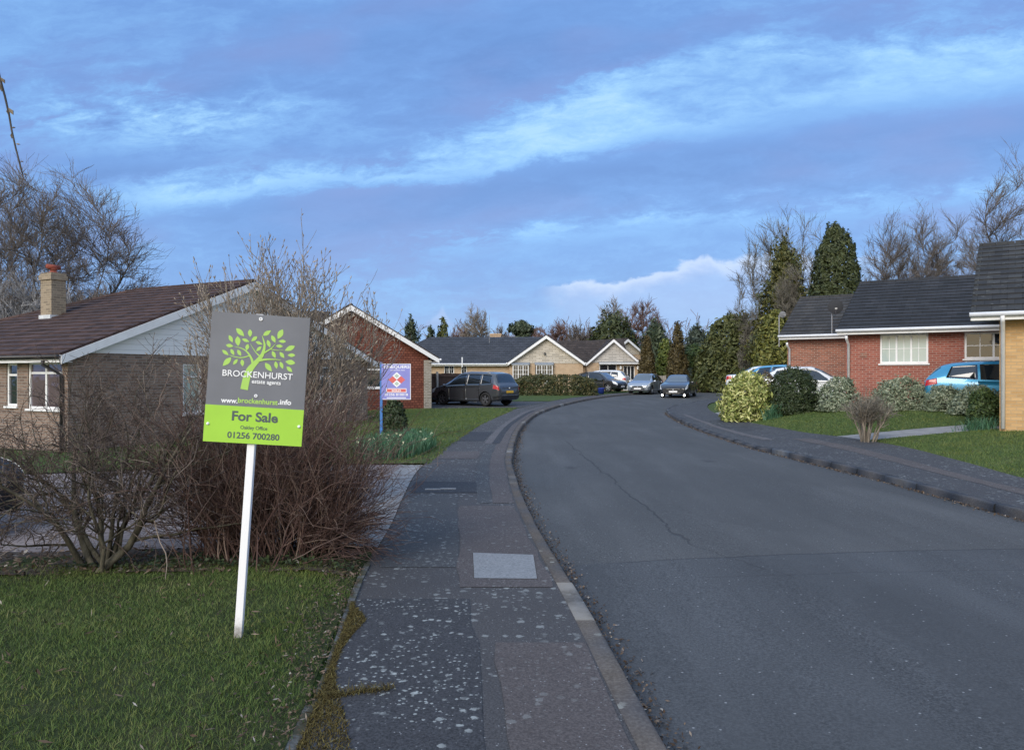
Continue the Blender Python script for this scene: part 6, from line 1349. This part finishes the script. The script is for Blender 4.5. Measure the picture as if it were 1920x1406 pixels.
# drooping branch of a tree that stands left of the view
rng = np.random.default_rng(105); yb2 = 6.0
dt = thing('overhanging_tree', 'thin drooping branch with a few curled leaves at the top left corner', 'tree', (PX(-190, yb2), yb2, Hf(PX(-190, yb2), yb2)))
bxp = PX(-190, yb2)
lp = [(0, 0, -.1), (.02, .02, 1.2), (.0, .05, 2.6), (.1, .05, 3.7)]; m_ = MB(); m_.tube(lp, [.06, .05, .04, .03], 8); m_.build('trunk', 'mossy bark', dt, smooth=True)
pt = lambda px, py: (PX(px, yb2) - bxp, 0, ZZ(py, yb2) - dt.location.z)
path_ = [(.1, .05, 3.7), pt(-120, -60), pt(-50, 20), pt(-12, 95), pt(0, 148), pt(9, 180), pt(17, 215), pt(22, 245), pt(30, 280), pt(38, 310), pt(43, 328)]
m_ = MB(); m_.tube(path_, [.03, .02, .014, .010, .0085, .008, .0075, .007, .0065, .006, .004], 7); m_.build('branch', 'grey bark', dt, smooth=True)
m_ = MB()
for px, py, dx_, dy_ in ((2, 145, 7, 12), (2, 158, 1, 14), (17, 202, 8, 14), (15, 205, 0, 10), (22, 240, 7, -1), (23, 250, -1, 10), (30, 270, 8, 1), (38, 303, 6, 0), (44, 326, 7, 2)):
    a, b_ = Vector(pt(px, py)), Vector(pt(px + dx_, py + dy_)); t = b_ - a; n_ = Vector((-t.z, .3 * t.length, t.x)).normalized() * t.length * .22
    m_.hexa([a - n_ * .3 + Vector((0, -.004, 0)), a + t * .5 - n_ + Vector((0, -.006, 0)), b_ + Vector((0, -.002, 0)), a + t * .5 + n_ + Vector((0, -.004, 0)), a - n_ * .3 + Vector((0, .004, 0)), a + t * .5 - n_ + Vector((0, .004, 0)), b_ + Vector((0, .004, 0)), a + t * .5 + n_ + Vector((0, .006, 0))])
m_.build('leaves', 'dry leaf', dt)

# ------------------------------------------------------------------ litter, moss and loose bits
def flakes(name, xy, z, ln, wd, m, seed, label, tilt=.35):
    rng = np.random.default_rng(seed); n = len(xy); c = np.stack([xy[:, 0], xy[:, 1], z + rng.uniform(.003, .012, n)], -1)
    v, f = leaf_quads(rng, c, np.tile([[0, 0, 1.0]], (n, 1)), ln, wd, tilt); return tag(link(name, mesh_np(name, v, f), m), label, None, None, 'stuff')
rng = np.random.default_rng(301)
y = rng.uniform(1.9, 6.4, 1500); xy = np.stack([backL(y) - np.abs(rng.normal(0, .17, 1500)) - .02, y], -1); flakes('leaf_litter', xy, H(xy[:, 0], xy[:, 1]) + .015, .028, .010, 'litter', 1, 'dry leaves and grass stems along the lawn edge')
y = rng.uniform(6.0, 7.0, 1500); xy = np.stack([rng.uniform(-5.2, -1.25, 1500), y], -1); flakes('leaf_litter', xy, H(xy[:, 0], xy[:, 1]) + .02, .05, .02, 'litter', 2, 'dead leaves under the shrubs')
y = rng.uniform(1.9, 6.0, 500); xy = np.stack([backL(y) - rng.uniform(.1, 3.6, 500), y], -1); flakes('leaf_litter', xy, H(xy[:, 0], xy[:, 1]) + .035, .045, .010, 'litter', 3, 'bleached leaf scraps scattered in the near lawn', .6)
y = 2 + 24 * rng.uniform(0, 1, 3800) ** 1.5; xy = np.stack([kerbL(y) + .03 + np.abs(rng.normal(0, .07, 3800)), y], -1); flakes('gutter_debris', xy, Hy(y) - .105 + .01, .022, .014, 'litter', 4, 'grit and leaf crumbs along the left gutter', .5)
y = rng.uniform(6, 34, 2600); xy = np.stack([kerbR(y) - .03 - np.abs(rng.normal(0, .06, 2600)), y], -1); flakes('gutter_debris', xy, Hy(y) - .105 + .01, .03, .018, 'litter', 5, 'grit and leaf crumbs along the right gutter', .5)
rng = np.random.default_rng(302); xy = np.stack([rng.uniform(-3.6, -1.28, 900), 6.12 + np.abs(rng.normal(0, .26, 900))], -1); o_ = flakes('ivy', xy, H(xy[:, 0], xy[:, 1]) + .03 + rng.uniform(0, .03, 900), .035, .024, 'yew leaf', 6, 'low ivy leaves at the foot of the red-brown canes', .5)
# moss creeping over the footway edge
def mossy(rng, n):
    y = rng.uniform(2.0, 5.4, n); k = np.sin(y * 2.3 + 1) * .5 + .6; w = .24 * np.clip(k, .1, 1) * (1 - sst((y - 4.9) / .5)) ; return np.stack([backL(y) - .01 + w * rng.uniform(0, 1, n) ** 1.3, y], -1)
blades('moss', 14000, mossy, .016, .006, 'moss tuft', 21, .8, 'olive moss creeping over the footway edge')
def strand(rng, n):
    t_ = rng.uniform(0, 1, n); x0_, y0_ = gnd(590, 1310); x1_, y1_ = gnd(735, 1292); return np.stack([x0_ + (x1_ - x0_) * t_ + rng.normal(0, .012, n), y0_ + (y1_ - y0_) * t_ + rng.normal(0, .018, n)], -1)
blades('grass_runner', 500, strand, .03, .004, 'moss tuft', 22, 1.2, 'straggling grass runner across the footway')
blades('verge_tufts', 1500, lambda r_, n: (lambda y: np.stack([backL(y) + np.abs(r_.normal(0, .05, n)), y], -1))(r_.uniform(13.8, 34, n)), .05, .012, 'lawn blade', 23, .7, 'grass creeping onto the footway edge')
